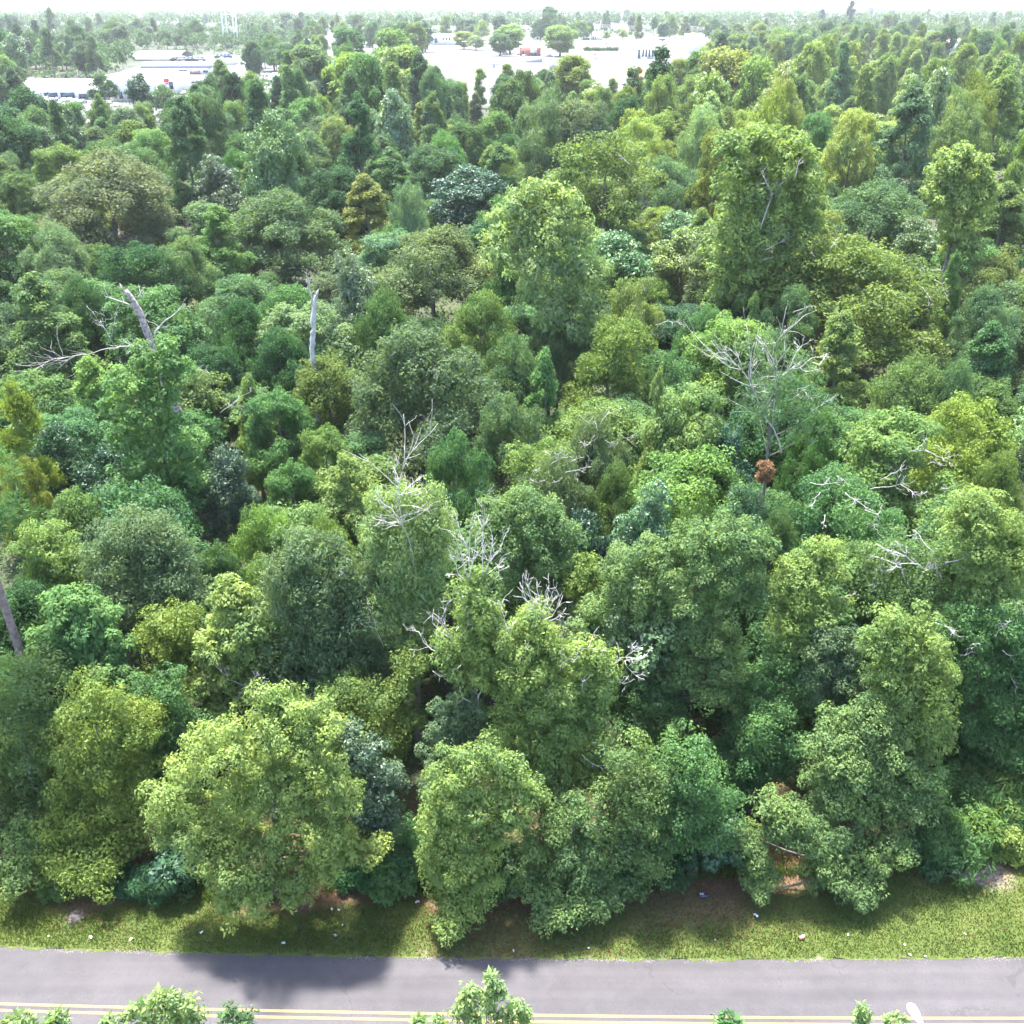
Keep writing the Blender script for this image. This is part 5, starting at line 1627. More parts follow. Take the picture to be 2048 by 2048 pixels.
def building(name, label, x0, x1, yb, yt, depth, wall=M_WHITE, roof=M_PALEROOF, kind='flat', wins=(), doors=(), trim=None, rise=2.5, short=None, cat='building', band=None):
    Y = at((x0 + x1) / 2, yb)[1]
    a, b = onY(x0, yb, Y)[0], onY(x1, yb, Y)[0]
    z1 = onY((x0 + x1) / 2, yt, Y)[2]
    w_ = b - a
    cx = (a + b) / 2
    t = thing(name, label, cat, (cx, Y, 0))
    link('wall', MB().box(-w_ / 2, w_ / 2, 0, depth, 0, z1).mesh('wall', wall), t)
    if kind == 'flat':
        m = MB().box(-w_ / 2 - .3, w_ / 2 + .3, -.3, depth + .3, z1, z1 + .35)
        ro = link('roof', m.mesh('roof', roof), t)
        u = MB().box(-w_ * .2, -w_ * .2 + 2.2, depth * .4, depth * .4 + 2, z1 + .35, z1 + 1.5)
        link('rooftop_unit', u.mesh('rooftop_unit', M_METAL), ro)
    elif kind == 'gable':         # ridge runs back from the front
        V = [(-w_ / 2 - .4, -.5, z1 - .1), (w_ / 2 + .4, -.5, z1 - .1), (0, -.5, z1 + rise), (-w_ / 2 - .4, depth + .4, z1 - .1), (w_ / 2 + .4, depth + .4, z1 - .1), (0, depth + .4, z1 + rise)]
        link('roof', mesh_from('roof', V, [[(0, 2, 5, 3), (1, 4, 5, 2), (0, 3, 4, 1)], [(0, 1, 2), (3, 5, 4)]], roof), t)
    elif kind == 'side':          # ridge runs across
        V = [(-w_ / 2 - .4, -.5, z1 - .05), (w_ / 2 + .4, -.5, z1 - .05), (-w_ / 2 - .4, depth + .5, z1 - .05), (w_ / 2 + .4, depth + .5, z1 - .05), (-w_ / 2 - .4, depth / 2, z1 + rise), (w_ / 2 + .4, depth / 2, z1 + rise)]
        link('roof', mesh_from('roof', V, [[(0, 1, 5, 4), (2, 4, 5, 3), (0, 2, 3, 1)], [(0, 4, 2), (1, 3, 5)]], roof), t)
    else:                          # barrel
        V, Q = [], []
        for i in range(9):
            an = math.pi * i / 8
            V += [(-w_ / 2 - .2, depth / 2 - math.cos(an) * depth * .52, z1 + math.sin(an) * rise), (w_ / 2 + .2, depth / 2 - math.cos(an) * depth * .52, z1 + math.sin(an) * rise)]
        Q = [(2 * i, 2 * i + 1, 2 * i + 3, 2 * i + 2) for i in range(8)]
        link('roof', mesh_from('roof', V, [Q], roof), t)
    if band:
        z = band[0] * z1
        link('wall_band', MB().box(-w_ / 2 - .05, w_ / 2 + .05, -.06, .2, .02, z).mesh('wall_band', band[1]), t)
    for (f0, f1, g0, g1) in wins:
        fx0, fx1 = -w_ / 2 + f0 * w_, -w_ / 2 + f1 * w_
        wi = link('window', MB().box(fx0, fx1, -.10, .1, g0 * z1, g1 * z1).mesh('window', M_DARK), t)
        fr = .12
        m = MB().box(fx0 - fr, fx0, -.16, .1, g0 * z1 - fr, g1 * z1 + fr).box(fx1, fx1 + fr, -.16, .1, g0 * z1 - fr, g1 * z1 + fr).box(fx0, fx1, -.16, .1, g1 * z1, g1 * z1 + fr).box(fx0, fx1, -.16, .1, g0 * z1 - fr, g0 * z1)
        link('frame', m.mesh('frame', trim or M_WHITE), wi)
    for (f0, f1, g1, mt) in doors:
        link('door', MB().box(-w_ / 2 + f0 * w_, -w_ / 2 + f1 * w_, -.12, .1, .02, g1 * z1).mesh('door', mt), t)
    if short:
        LANDMARKS.append(((x0 + x1) / 2, (yb + yt) / 2, short))
    return t
M_BLUEGLASS = mat('blue_glass', (.05, .08, .14), .12, .7)
building('dealership', 'long white dealership building with dark blue shop windows at the left edge', -60, 222, 200, 176, 50, wins=[(.535, .63, .08, .62), (.65, .75, .08, .62), (.78, .84, .1, .5)], roof=M_WHITE, trim=M_METAL, short='the long white dealership')
building('showroom', 'tall white box of a showroom joined to the right end of the long dealership', 222, 275, 204, 152, 26, wins=[(.35, .5, .12, .4)], roof=M_WHITE)
t = building('showroom', 'brick fronted showroom with a white upper wall and a small red sign', 277, 351, 190, 152, 26, roof=M_WHITE, wins=[(.06, .20, .06, .42), (.87, .98, .3, .7)], band=(.40, M_PINKROOF), short='the brick fronted showroom')
zt = onY(314, 157, t.location[1])[2]
link('sign', MB().box(4.2, 6.6, -.12, .05, zt - 1.6, zt + .1).box(4.6, 6.2, -.16, -.12, zt - 2.4, zt - 1.9).mesh('sign', mat('red_sign', (.55, .05, .05), .5)), t)
building('office', 'low office with a long grey pitched roof behind the showroom car park', 281, 421, 149, 137, 22, roof=M_GREYROOF, kind='side', wins=[(.56, .67, .3, .75), (.9, .97, .3, .7)], doors=[(.70, .86, .7, M_BRICK)], rise=3.2, short='the low office')
building('hangar', 'long grey barrel roofed shed beyond the low office', 268, 362, 122, 117, 30, roof=M_GREYROOF, kind='barrel', wall=M_PALEROOF, rise=4.5)
building('workshop', 'small pale workshop right of the low office', 424, 466, 130, 120, 16, roof=M_PALEROOF)
building('store', 'small red roofed house among trees left of centre skyline', 601, 632, 84, 77, 14, roof=M_PINKROOF, kind='side', rise=2.5)
building('warehouse', 'white warehouse at the left end of the town centre', 642, 676, 84, 66, 30, roof=M_WHITE)
building('store', 'flat white store left of the black roadside sign', 694, 728, 84, 66, 24, roof=M_WHITE, wins=[(.6, .8, .1, .5)])
building('store', 'flat white store right of the black roadside sign', 734, 767, 82, 66, 24, roof=M_WHITE)
building('house', 'long pink roofed building behind the large yellow green crown', 790, 826, 76, 70, 22, roof=M_PINKROOF, kind='side', rise=4)
building('clinic', 'pinkish white building with a row of small windows at the lot\'s far left corner', 864, 908, 90, 70, 22, roof=M_PALEROOF, wins=[(.12, .26, .2, .7), (.50, .56, .5, .75), (.64, .70, .5, .75), (.78, .84, .5, .75)], short='the pinkish white building')
building('kiosk', 'grey lilac box standing at the far left edge of the white lot', 843, 856, 99, 82, 6, wall=mat('lilac_grey', (.42, .39, .45), .7), roof=M_GREYROOF, doors=[(.3, .7, .5, M_GREYROOF)])
t = building('garage', 'red brick garage with a white flat roof between two big bright trees', 1040, 1081, 112, 95, 26, wall=M_RED, roof=M_WHITE, wins=[(.10, .22, .15, .6)], short='the red brick garage')
wg = -t.children[0].bound_box[0][0]
zz = t.children[0].bound_box[1][2]
d_ = link('roller_door', MB().box(wg * .0, wg * .62, -.12, .1, .35 * zz, .92 * zz).mesh('roller_door', M_WHITE), t)
link('opening_shade_panel', MB().box(wg * .05, wg * .58, -.10, .1, .02, .345 * zz).mesh('opening_shade_panel', M_DARK), t)  # solid dark panel imitating the shade in the gap under the roller door
building('store', 'white block with three dark windows behind the red brick garage', 1066, 1094, 80, 66, 18, roof=M_WHITE, wins=[(.25, .4, .1, .45), (.48, .6, .1, .45), (.7, .82, .1, .45)])
building('house', 'white gabled house with a dark arched front at the far side of the white lot', 1163, 1181, 81, 70, 22, roof=M_WHITE, kind='gable', rise=6, wins=[(.12, .88, .08, .5), (.3, .7, .75, .98)], short='the white gabled house')
building('house', 'plain white wing right of the gabled house', 1182, 1205, 80, 67, 16, roof=M_WHITE, wins=[(.15, .22, .2, .5), (.35, .42, .2, .5)])
building('store', 'white building with four tall dark windows on the right of the white lot', 1274, 1309, 118, 97, 26, roof=M_WHITE, wins=[(.04, .16, .05, .9), (.28, .38, .2, .9), (.46, .56, .2, .9), (.64, .74, .2, .9), (.84, .92, .2, .9)], short='the white building with tall windows')
building('house', 'low gabled house with a grey porch under the wires', 1308, 1340, 82, 75, 18, roof=M_PALEROOF, kind='gable', rise=4, wins=[(.3, .7, .1, .6)], band=(.3, M_PINKROOF))
building('warehouse', 'bright plain white warehouse at the right end of the white lot', 1378, 1406, 108, 70, 30, roof=M_WHITE)
building('house', 'small white house among yellow green trees right of the white lot', 1527, 1546, 100, 86, 12, roof=M_WHITE, kind='side', rise=2)
building('house', 'small pale house behind the bright trees, right of the other small one', 1609, 1634, 92, 81, 12, roof=M_WHITE, kind='side', rise=2)
building('house', 'pink gabled house at the right, nearer of two among the trees', 1893, 1938, 104, 88, 18, roof=M_PINKROOF, kind='gable', rise=4)
building('house', 'pale roofed house at the right, farther of two among the trees', 1860, 1890, 92, 76, 18, roof=M_WHITE, kind='side', rise=3)
building('store', 'flat white block seen between trees below the yellow crowns, left', 540, 590, 165, 150, 14, roof=M_WHITE)

# billboard of two pale grey boards
p = at(1107, 147)
t = thing('billboard', 'pale grey two board billboard on a post at the near side of the white lot', 'billboard', (p[0], p[1], 0))
Yb = p[1]
zb0, zb1 = onY(1107, 141, Yb)[2], onY(1107, 126, Yb)[2]
for sx in (-1, 1):
    m = MB().add([(sx * .15, .1, zb0), (sx * 2.6, .9, zb0 + .2), (sx * 2.6, .9, zb1), (sx * .15, .1, zb1), (sx * .15, .4, zb0), (sx * 2.6, 1.2, zb0 + .2), (sx * 2.6, 1.2, zb1), (sx * .15, .4, zb1)],
                 [(0, 1, 2, 3), (7, 6, 5, 4), (0, 4, 5, 1), (1, 5, 6, 2), (2, 6, 7, 3), (3, 7, 4, 0)])
    link('board', m.mesh('board', M_GREYROOF), t)
zp = onY(1107, 103, Yb)[2]
link('post', MB().tube([(0, 0, 0), (0, 0, zp)], [.14, .09], 8).mesh('post', M_METAL), t)
LANDMARKS.append((1107, 130, 'the pale billboard'))
# lavender canopy sign
p = at(988, 136)
t = thing('road_sign', 'pale lavender post sign with wide low arms on the open white lot', 'sign', (p[0], p[1], 0))
ml = mat('lavender_paint', (.40, .37, .52), .6)
z_ = onY(988, 119, p[1])[2]
link('post', MB().box(-.7, .7, -.2, .2, 0, z_).mesh('post', ml), t)
link('arm', MB().box(-3.2, 3.2, -.3, .3, z_ * .40, z_ * .52).mesh('arm', ml), t)
link('base', MB().box(-2.6, 2.6, -1, 1, .06, .25).mesh('base', M_GREYROOF), t)  # flat grey slab standing in for the shadow at the foot of the sign
# loading ramp
p = at(1068, 125)
t = thing('loading_ramp', 'grey wedge of a loading ramp in front of the red brick garage', 'ramp', (p[0], p[1], 0))
V = [(-9, 0, .1), (6, 0, .1), (6, 0, 3.4), (-9, 4, .1), (6, 4, .1), (6, 4, 3.4)]
link('slope', mesh_from('slope', V, [[(0, 2, 5, 3), (1, 4, 5, 2), (0, 3, 4, 1)], [(0, 1, 2), (3, 5, 4)]], M_GREYROOF), t)
link('rail', MB().tube([(-9, .1, 1.0), (6, .1, 4.4)], .08, 5).tube([(6, .1, 3.4), (6, .1, 4.4)], .08, 5).tube([(-9, .1, .1), (-9, .1, 1.0)], .08, 5).mesh('rail', M_METAL), t)
# hedge
p0, p1 = at(1171, 102), at(1228, 100)
lb = [(x, rng_b.uniform(-.3, .3), 1.4, 1.9, 1.3, 1.5) for x in np.linspace(0, p1[0] - p0[0], 16)]
t = thing('hedge', 'clipped green hedge along the car park below the white gabled house', 'hedge', (p0[0], p0[1], 0))
set_col(link('foliage', crown_mesh('foliage', lb, 5, 'oak', (.6, .4), .9, 14, False), t), 'mid')
link('stem', MB().tube([(2, 0, 0), (2, 0, 1.5)], .08, 5).tube([(14, 0, 0), (14, 0, 1.5)], .08, 5).mesh('stem', M_BARK), t)

# ------------------------------------------------------------------ cars
def car_meshes():
    m = MB()
    prof = [(-2.2, .35), (-2.25, .75), (-2.0, .92), (-1.0, .98), (1.3, .98), (2.1, .88), (2.22, .55), (2.15, .35)]
    n = len(prof)
    V = [(x, y, z) for y in (-.88, .88) for x, z in prof]
    q = [(i, (i + 1) % n, n + (i + 1) % n, n + i) for i in range(n)]
    body = mesh_from('body', V, [q, [tuple(range(n))[::-1], tuple(range(n, 2 * n))]], None)
    V = [(-1.5, -.80, .96), (1.55, -.80, .96), (1.1, -.64, 1.42), (-.75, -.64, 1.42), (-1.5, .80, .96), (1.55, .80, .96), (1.1, .64, 1.42), (-.75, .64, 1.42)]
    win = mesh_from('window', V, [[(0, 1, 2, 3), (5, 4, 7, 6), (4, 0, 3, 7), (1, 5, 6, 2)]], M_DARK)
    V = [(-.75, -.64, 1.42), (1.1, -.64, 1.42), (1.1, .64, 1.42), (-.75, .64, 1.42), (-.7, -.58, 1.48), (1.05, -.58, 1.48), (1.05, .58, 1.48), (-.7, .58, 1.48)]
    roof = mesh_from('roof', V, [[(4, 5, 6, 7), (0, 1, 5, 4), (1, 2, 6, 5), (2, 3, 7, 6), (3, 0, 4, 7)]], None)
    wh = MB().tube([(0, -.11, .32), (0, .11, .32)], .32, 10).mesh('wheel', M_RUB)
    return body, win, roof, wh
CAR = car_meshes()
PAINT = {}
for nm, c in (('white', (.80, .80, .80)), ('silver', (.50, .52, .55)), ('dark blue', (.03, .05, .14)), ('black', (.02, .02, .022)), ('red', (.45, .03, .03)), ('grey', (.22, .23, .25)), ('blue', (.06, .16, .40))):
    PAINT[nm] = mat('car_paint_' + nm.replace(' ', '_'), c, .3, .5)
def car(x, y, colr, label, rz=0, group=None, s=1.0, name='parked_car'):
    p = at(x, y)
    t = thing(name, label, 'car' if name == 'parked_car' else 'truck', (p[0], p[1], .12), rz, group)
    t.scale = (s, s, s * (1.5 if name == 'truck' else 1))
    pm = PAINT[colr]
    for me in (CAR[0], CAR[2]):
        me2 = CM.setdefault((me.name, colr), me.copy())
        if not me2.materials:
            me2.materials.append(pm)
        link(me.name.split('.')[0], me2, t)
    link('window', CAR[1], t)
    for wx in (-1.4, 1.4):
        for wy in (-.82, .82):
            o = link('wheel', CAR[3], t)
            o.location = (wx, wy, 0)
    return t
CM = {}
ROWS = [
 ('cars parked in front of the dealership', [(92, 201), (103, 203), (116, 202), (128, 204), (140, 203), (152, 205), (165, 207), (232, 214), (120, 212), (205, 211)], ['white', 'silver', 'dark blue', 'white', 'silver', 'white', 'grey', 'white', 'white', 'silver'], 'before the long white dealership', 1.2),
 ('dark cars parked behind the brick fronted showroom', [(356, 168), (362, 168), (368, 168), (374, 167), (380, 167), (386, 166), (392, 166)], ['dark blue', 'black', 'blue', 'dark blue', 'grey', 'blue', 'dark blue'], 'in the row behind the brick showroom', 1.5),
 ('cars parked in the lower rows beside the showroom', [(362, 178), (372, 178), (384, 179), (396, 177), (368, 189), (380, 190), (392, 190), (440, 160), (478, 158), (490, 158)], ['white', 'silver', 'white', 'white', 'silver', 'white', 'grey', 'red', 'white', 'silver'], 'in the lower showroom rows', 1.4),
 ('cars parked below the white gabled house', [(1168, 112), (1174, 114), (1180, 116), (1187, 117), (1193, 118), (1178, 108), (1190, 110), (1165, 118)], ['white', 'silver', 'white', 'silver', 'grey', 'white', 'red', 'white'], 'between the round bright tree and hedge', 1.5),
 ('cars standing along the near side of the lot', [(1247, 119), (1259, 119), (1288, 119), (1303, 116), (1310, 115)], ['white', 'silver', 'white', 'silver', 'white'], 'near the white building with tall windows', 0.0),
 ('red cars by the hedge', [(1203, 101), (1212, 102)], ['red', 'red'], 'in front of the clipped hedge', 0.0),
 ('cars in front of the red garage', [(1030, 113), (1049, 113), (1088, 114), (1098, 113), (1010, 108)], ['white', 'grey', 'white', 'silver', 'white'], 'beside the red brick garage', .3),
 ('cars at the far side of the lot', [(872, 96), (884, 97), (893, 94), (975, 88), (970, 82), (757, 77), (1290, 83), (1236, 80)], ['white', 'silver', 'white', 'blue', 'blue', 'black', 'black', 'white'], 'at the far side of the town lot', .1),
]
for (grp, pos, cols, where, rz) in ROWS:
    cnt = {}
    for c in cols:
        cnt[c] = cnt.get(c, 0) + 1
    seen = {}
    for (x, y), c in zip(pos, cols):
        seen[c] = seen.get(c, 0) + 1
        i, nn_ = seen[c], cnt[c]
        if nn_ == 1:
            lab = f'the only {c} car parked {where}'
        elif nn_ == 2:
            lab = f'{c} car parked {where}, ' + ('farther left' if x == min(a for (a, _), cc in zip(pos, cols) if cc == c) else 'farther right')
        else:
            xs_ = sorted(a for (a, _), cc in zip(pos, cols) if cc == c)
            k = xs_.index(x)
            lab = f'{c} car parked {where}, ' + ['first', 'second', 'third', 'fourth', 'fifth', 'sixth'][k] + ' from left'
        car(x, y, c, lab, rz + random.Random(x).uniform(-.06, .06), grp)
for i, (x, y, c) in enumerate([(352, 124, 'black'), (366, 124, 'grey'), (382, 125, 'black'), (402, 124, 'grey'), (440, 119, 'black'), (455, 118, 'dark blue')]):
    car(x, y, c, ['black truck nearest the barrel roofed shed', 'grey truck second from the barrel roofed shed', 'black truck between the two grey ones behind the low office', 'grey truck at the right end above the low office roof',
                  'black truck under the trees right of the truck row', 'dark blue truck under the trees at the far right of the truck row'][i], .1, 'trucks parked behind the low office', 1.7, 'truck')

# ------------------------------------------------------------------ utility poles and wires
def pole(x, ytop, ybase, label, arms=1, gear=False):
    p = at(x, ybase)
    zt = max(7.0, onY(x, ytop, p[1])[2])
    t = thing('utility_pole', label, 'pole', (p[0], p[1], 0), 0, 'utility poles of the town')
    link('shaft', MB().tube([(0, 0, 0), (0, 0, zt)], [.22, .14], 8).mesh('shaft', M_WOODPOLE), t)
    for k in range(arms):
        a = link('crossarm', MB().box(-1.6, 1.6, -.28, -.16, zt - .5 - k * 1.1, zt - .3 - k * 1.1).mesh('crossarm', M_WOODPOLE), t)
        m = MB()
        for q in (-1.4, -.5, .5, 1.4):
            m.tube([(q, -.22, zt - .29 - k * 1.1), (q, -.22, zt - .02 - k * 1.1)], .07, 6)
        link('insulator', m.mesh('insulator', M_METAL), a)
    if gear:
        link('transformer', MB().tube([(.5, 0, zt - 3.4), (.5, 0, zt - 2.0)], .38, 10).mesh('transformer', M_METAL), t)
    return np.array([p[0], p[1], zt])
q1 = pole(650, 48, 74, 'wooden pole at the left end of the long wires, by the warehouse')
q2 = pole(863, 60, 95, 'tall wooden pole at the corner of the pinkish white building', 2)
q3 = pole(960, 50, 76, 'wooden pole behind the pale airy tree on the island')
q4 = pole(1204, 49, 72, 'wooden pole carrying many wires beside the white gabled house', 2, True)
q5 = pole(1350, 51, 76, 'wooden pole carrying many wires right of the low gabled house', 2, True)
q5b = pole(1338, 57, 76, 'shorter pole just left of the many-wired pole by the low gabled house')
q6 = pole(1303, 63, 84, 'slim pole in front of the low gabled house')
q7 = pole(1720, 58, 84, 'wooden pole among the trees on the right skyline', 1)
q8 = pole(1930, 58, 84, 'wooden pole by the two houses at the right', 2, True)
q9 = pole(518, 105, 142, 'pole with a transformer right of the low office', 1, True)
q10 = pole(581, 94, 142, 'tall plain pole before the large yellow green crown, left', 0)
q11 = pole(290, 132, 194, 'thin tall pole at the corner of the brick fronted showroom', 0)
q12 = pole(103, 160, 218, 'thin pole among the cars before the dealership windows', 0)
q13 = pole(160, 140, 172, 'thin pole behind the dealership roof', 0)
q14 = pole(548, 124, 143, 'short pole between the transformer pole and the tall plain one', 0)
p = at(763, 84)
t = thing('road_sign', 'black roadside sign board on a tall thin pole above two white stores', 'sign', (p[0], p[1], 0))
zt = onY(763, 50, p[1])[2]
link('pole', MB().tube([(0, 0, 0), (0, 0, zt)], [.2, .15], 8).mesh('pole', M_WOODPOLE), t)
link('board', MB().box(-4.2, .3, -.3, .2, zt - 2.3, zt).mesh('board', M_RUB), t)
M_WIRE = mat('wire', (.55, .55, .56), .5, .4)
def wire(a, b, sag, label):
    t_ = np.linspace(0, 1, 15)[:, None]
    pts = a + (b - a) * t_
    pts[:, 2] -= sag * 4 * (t_ * (1 - t_))[:, 0]
    o = link('power_line', MB().tube(pts, .10, 4).mesh('power_line', M_WIRE))
    tag(o, label, 'wire', 'overhead wires of the town')
def off(q, dx, dz):
    return q + np.array([dx, -.22, dz])
for k, nm in enumerate(('top', 'upper middle', 'lower middle', 'lowest')):
    dz = -.05 - k * 1.1
    wire(off(q1, 0, dz), off(q4, 0, dz), 2.0, f'{nm} overhead wire from the warehouse pole to the pole at the white gabled house')
    wire(off(q4, 0, dz), off(q5, 0, dz), 1.2, f'{nm} overhead wire between the two many-wired poles')
    wire(off(q5, 0, dz), off(q7, 0, dz), 2.2, f'{nm} overhead wire from the low gabled house towards the right skyline pole')
    wire(off(q7, 0, dz), off(q8, 0, dz), 1.5, f'{nm} overhead wire over the trees to the pole of the two right houses')
e8 = q8 + np.array([160, 0, 0])
for k, nm in enumerate(('top', 'middle', 'lowest')):
    wire(off(q8, 0, -.1 - k), off(e8, 0, -.1 - k), 2.0, f'{nm} overhead wire leaving the photo at the right edge')

# ------------------------------------------------------------------ water tower
Yw = at(459, 95)[1]
c0 = onY(458, 60, Yw)[0]
t = thing('water_tower', 'white water tower on tall thin legs against the white sky, upper left', 'water tower', (c0, Yw, 0))
LANDMARKS.append((458, 55, 'the water tower'))
k_ = mpp((c0, Yw, 20))
ztop = 46.0
for (xt, xb, dy) in ((444, 450, -3), (449, 455, 3), (465, 472, -3), (469, 475, 3)):
    a = np.array([onY(xt, 10, Yw)[0] - c0, dy * .8, ztop])
    b = np.array([onY(xb, 95, Yw)[0] - c0, dy, 0])
    link('leg', MB().tube([b, a], .62, 8).mesh('leg', M_WHITE), t)
m = MB()
for zz_ in (14, 28):
    m.tube([(-5, -3, zz_), (6, -3, zz_)], .12, 4).tube([(-5, 3, zz_), (6, 3, zz_)], .12, 4)
link('brace', m.mesh('brace', M_WHITE), t)
V, Q = [], []
prof = [(0.5, 44), (5.5, 45), (8.5, 48), (9, 51), (8.5, 54), (5.5, 57), (0.3, 58.5)]
for r_, z_ in prof:
    for j in range(20):
        V.append((r_ * math.cos(j * math.pi / 10), r_ * math.sin(j * math.pi / 10), z_))
for i in range(len(prof) - 1):
    for j in range(20):
        Q.append((i * 20 + j, i * 20 + (j + 1) % 20, (i + 1) * 20 + (j + 1) % 20, (i + 1) * 20 + j))
link('tank', mesh_from('tank', V, [Q], M_WHITE, smooth=True), t)

# ================================================================== near side of the road
# street lamp reaching up into the bottom edge
p_head = at(1832, 2030, 8.8)
t = thing('street_lamp', 'white street lamp head poking up at the bottom edge over the road', 'street lamp', (p_head[0] + .45, p_head[1] - 1.9, 0))
loc = np.array(t.location)
hc = p_head - loc
ax = nrm(np.array([-.23, .97, .08]))
sdv = np.array([ax[1], -ax[0], 0])
V, Q = [], []
prof = [(-.42, .045, .05), (-.30, .075, .07), (-.12, .125, .085), (.05, .165, .095), (.2, .18, .095), (.31, .155, .08), (.38, .09, .05), (.405, .02, .02)]
NS = 14
for (s, wv, hv) in prof:
    for j in range(NS):
        an = 2 * math.pi * j / NS
        V.append(hc + ax * s + sdv * wv * math.cos(an) + np.array([0, 0, hv * max(math.sin(an), -.35)]))
for i in range(len(prof) - 1):
    for j in range(NS):
        Q.append((i * NS + j, i * NS + (j + 1) % NS, (i + 1) * NS + (j + 1) % NS, (i + 1) * NS + j))
M_LAMP = mat('white_enamel', (.80, .81, .82), .35, .5)
link('lamp_head', mesh_from('lamp_head', V, [Q, [tuple(range(NS)), tuple(range(len(V) - NS, len(V)))[::-1]]], M_LAMP, smooth=True), t)
link('photocell', MB().tube([hc + ax * -.05 + [0, 0, .08], hc + ax * -.05 + [0, 0, .16]], .045, 10).mesh('photocell', M_GREYROOF), t)
link('lens', MB().tube([hc + ax * .12 + [0, 0, -.035], hc + ax * .12 + [0, 0, -.09]], [.14, .11], 12).mesh('lens', mat('lamp_lens', (.6, .6, .58), .2, .5)), t)
e = hc - ax * .40
link('arm', MB().tube([(0, 0, 8.1), (0 + e[0] * .3, e[1] * .3, 8.55), (e[0] * .7, e[1] * .7, 8.74), e], [.05, .045, .04, .04], 8).mesh('arm', M_METAL), t)
link('pole', MB().tube([(0, 0, 0), (0, 0, 8.3)], [.11, .07], 10).mesh('pole', M_METAL), t)
LANDMARKS.append((1835, 2030, 'the street lamp'))

G7 = 'tree tops of the near side of the road'
def near_top(label, lobes, Y, color, seed, drop=5, **k):
    L = list(lobes)
    xm = sum(a for a, _, _ in L) / len(L)
    rm = max(r for _, _, r in L)
    yb = max(b for _, b, _ in L)
    extra = [(xm + (i % 2 - .5) * rm * 1.6, yb + 35 + 32 * i, rm * 1.3) for i in range(drop)]
    return lobed_tree('young_tree', label, 'tree', L + extra, None, Y, color, 'oak', seed, (.12, .055), .24, 26, .22, False, .09, .6, None, G7, .80, .5, True, False)
near_top('pale leafy double tree top at the bottom left corner', [(36, 2034, 17), (50, 2048, 20), (12, 2046, 14), (112, 2034, 15), (124, 2046, 14), (98, 2046, 14)], 17.6, 'pale', 301)
near_top('broad leafy tree top covering the yellow line, bottom edge, left of centre', [(318, 1996, 15), (350, 2000, 20), (300, 2014, 18), (335, 2020, 24), (378, 2014, 22), (270, 2018, 16), (255, 2034, 18), (395, 2036, 20), (355, 2042, 22), (300, 2042, 20), (215, 2042, 8)], 17.8, 'pale', 302)
near_top('small leafy tree top just right of the broad one at the bottom edge', [(458, 2018, 12), (475, 2030, 16), (450, 2040, 15), (500, 2036, 14), (488, 2046, 14)], 17.8, 'dull', 303)
near_top('tallest leafy tree top over the road at bottom centre', [(980, 1958, 11), (990, 1972, 14), (1000, 1984, 9), (940, 1984, 17), (930, 2004, 18), (958, 2004, 24), (980, 1996, 14), (920, 2026, 24), (950, 2032, 24), (985, 2024, 22), (1028, 2012, 18), (1042, 2030, 17), (1015, 2032, 20), (880, 2040, 10), (838, 2042, 7), (1050, 2042, 14)], 18.3, 'pale', 304)
near_top('small bright round tree top at the bottom edge left of the street lamp', [(1456, 2038, 12), (1440, 2044, 12), (1470, 2044, 12)], 17.4, 'mid', 305)
near_top('thin sprig of a tree top just left of the street lamp', [(1726, 2016, 6), (1720, 2026, 7), (1732, 2034, 7), (1718, 2040, 8), (1728, 2046, 10), (1788, 2040, 6), (1800, 2034, 4), (1778, 2046, 7)], 17.5, 'pale', 306, 4)

# ------------------------------------------------------------------ litter on the verge
M_PAPER = mat('paper', (.42, .43, .45), .7, .2)
M_BAG = mat('dark_bag', (.012, .014, .05), .35, .5)
M_ORANGE = mat('orange_print', (.70, .26, .10), .6)
M_BLUEL = mat('blue_plastic', (.16, .18, .55), .4)
G8 = 'litter on the verge'
def verge_z(x, y):
    ix = int(np.clip(round((x + 48) / 96 * (nx - 1)), 0, nx - 1))
    Vv = VERGE_V
    iy = int(np.clip(round((y - Vv[ix, 0, 1]) / (Vv[ix, -1, 1] - Vv[ix, 0, 1]) * (ny - 1)), 0, ny - 1))
    return float(Vv[ix, iy, 2])
def crumple(rng, a, b, h, m, k=3):
    """a creased sheet of paper or film"""
    n_ = 5
    V, Q = [], []
    for i in range(n_):
        for j in range(n_):
            V.append(((i / (n_ - 1) - .5) * a + rng.normal(0, a * .05), (j / (n_ - 1) - .5) * b + rng.normal(0, b * .05), abs(rng.normal(0, h * .6)) + h * (1 - abs(i - 2) / 2) * .6 + .005))
    for i in range(n_ - 1):
        for j in range(n_ - 1):
            Q.append((i * n_ + j, (i + 1) * n_ + j, (i + 1) * n_ + j + 1, i * n_ + j + 1))
    me = mesh_from('scrap', V, [Q], m)
    return me
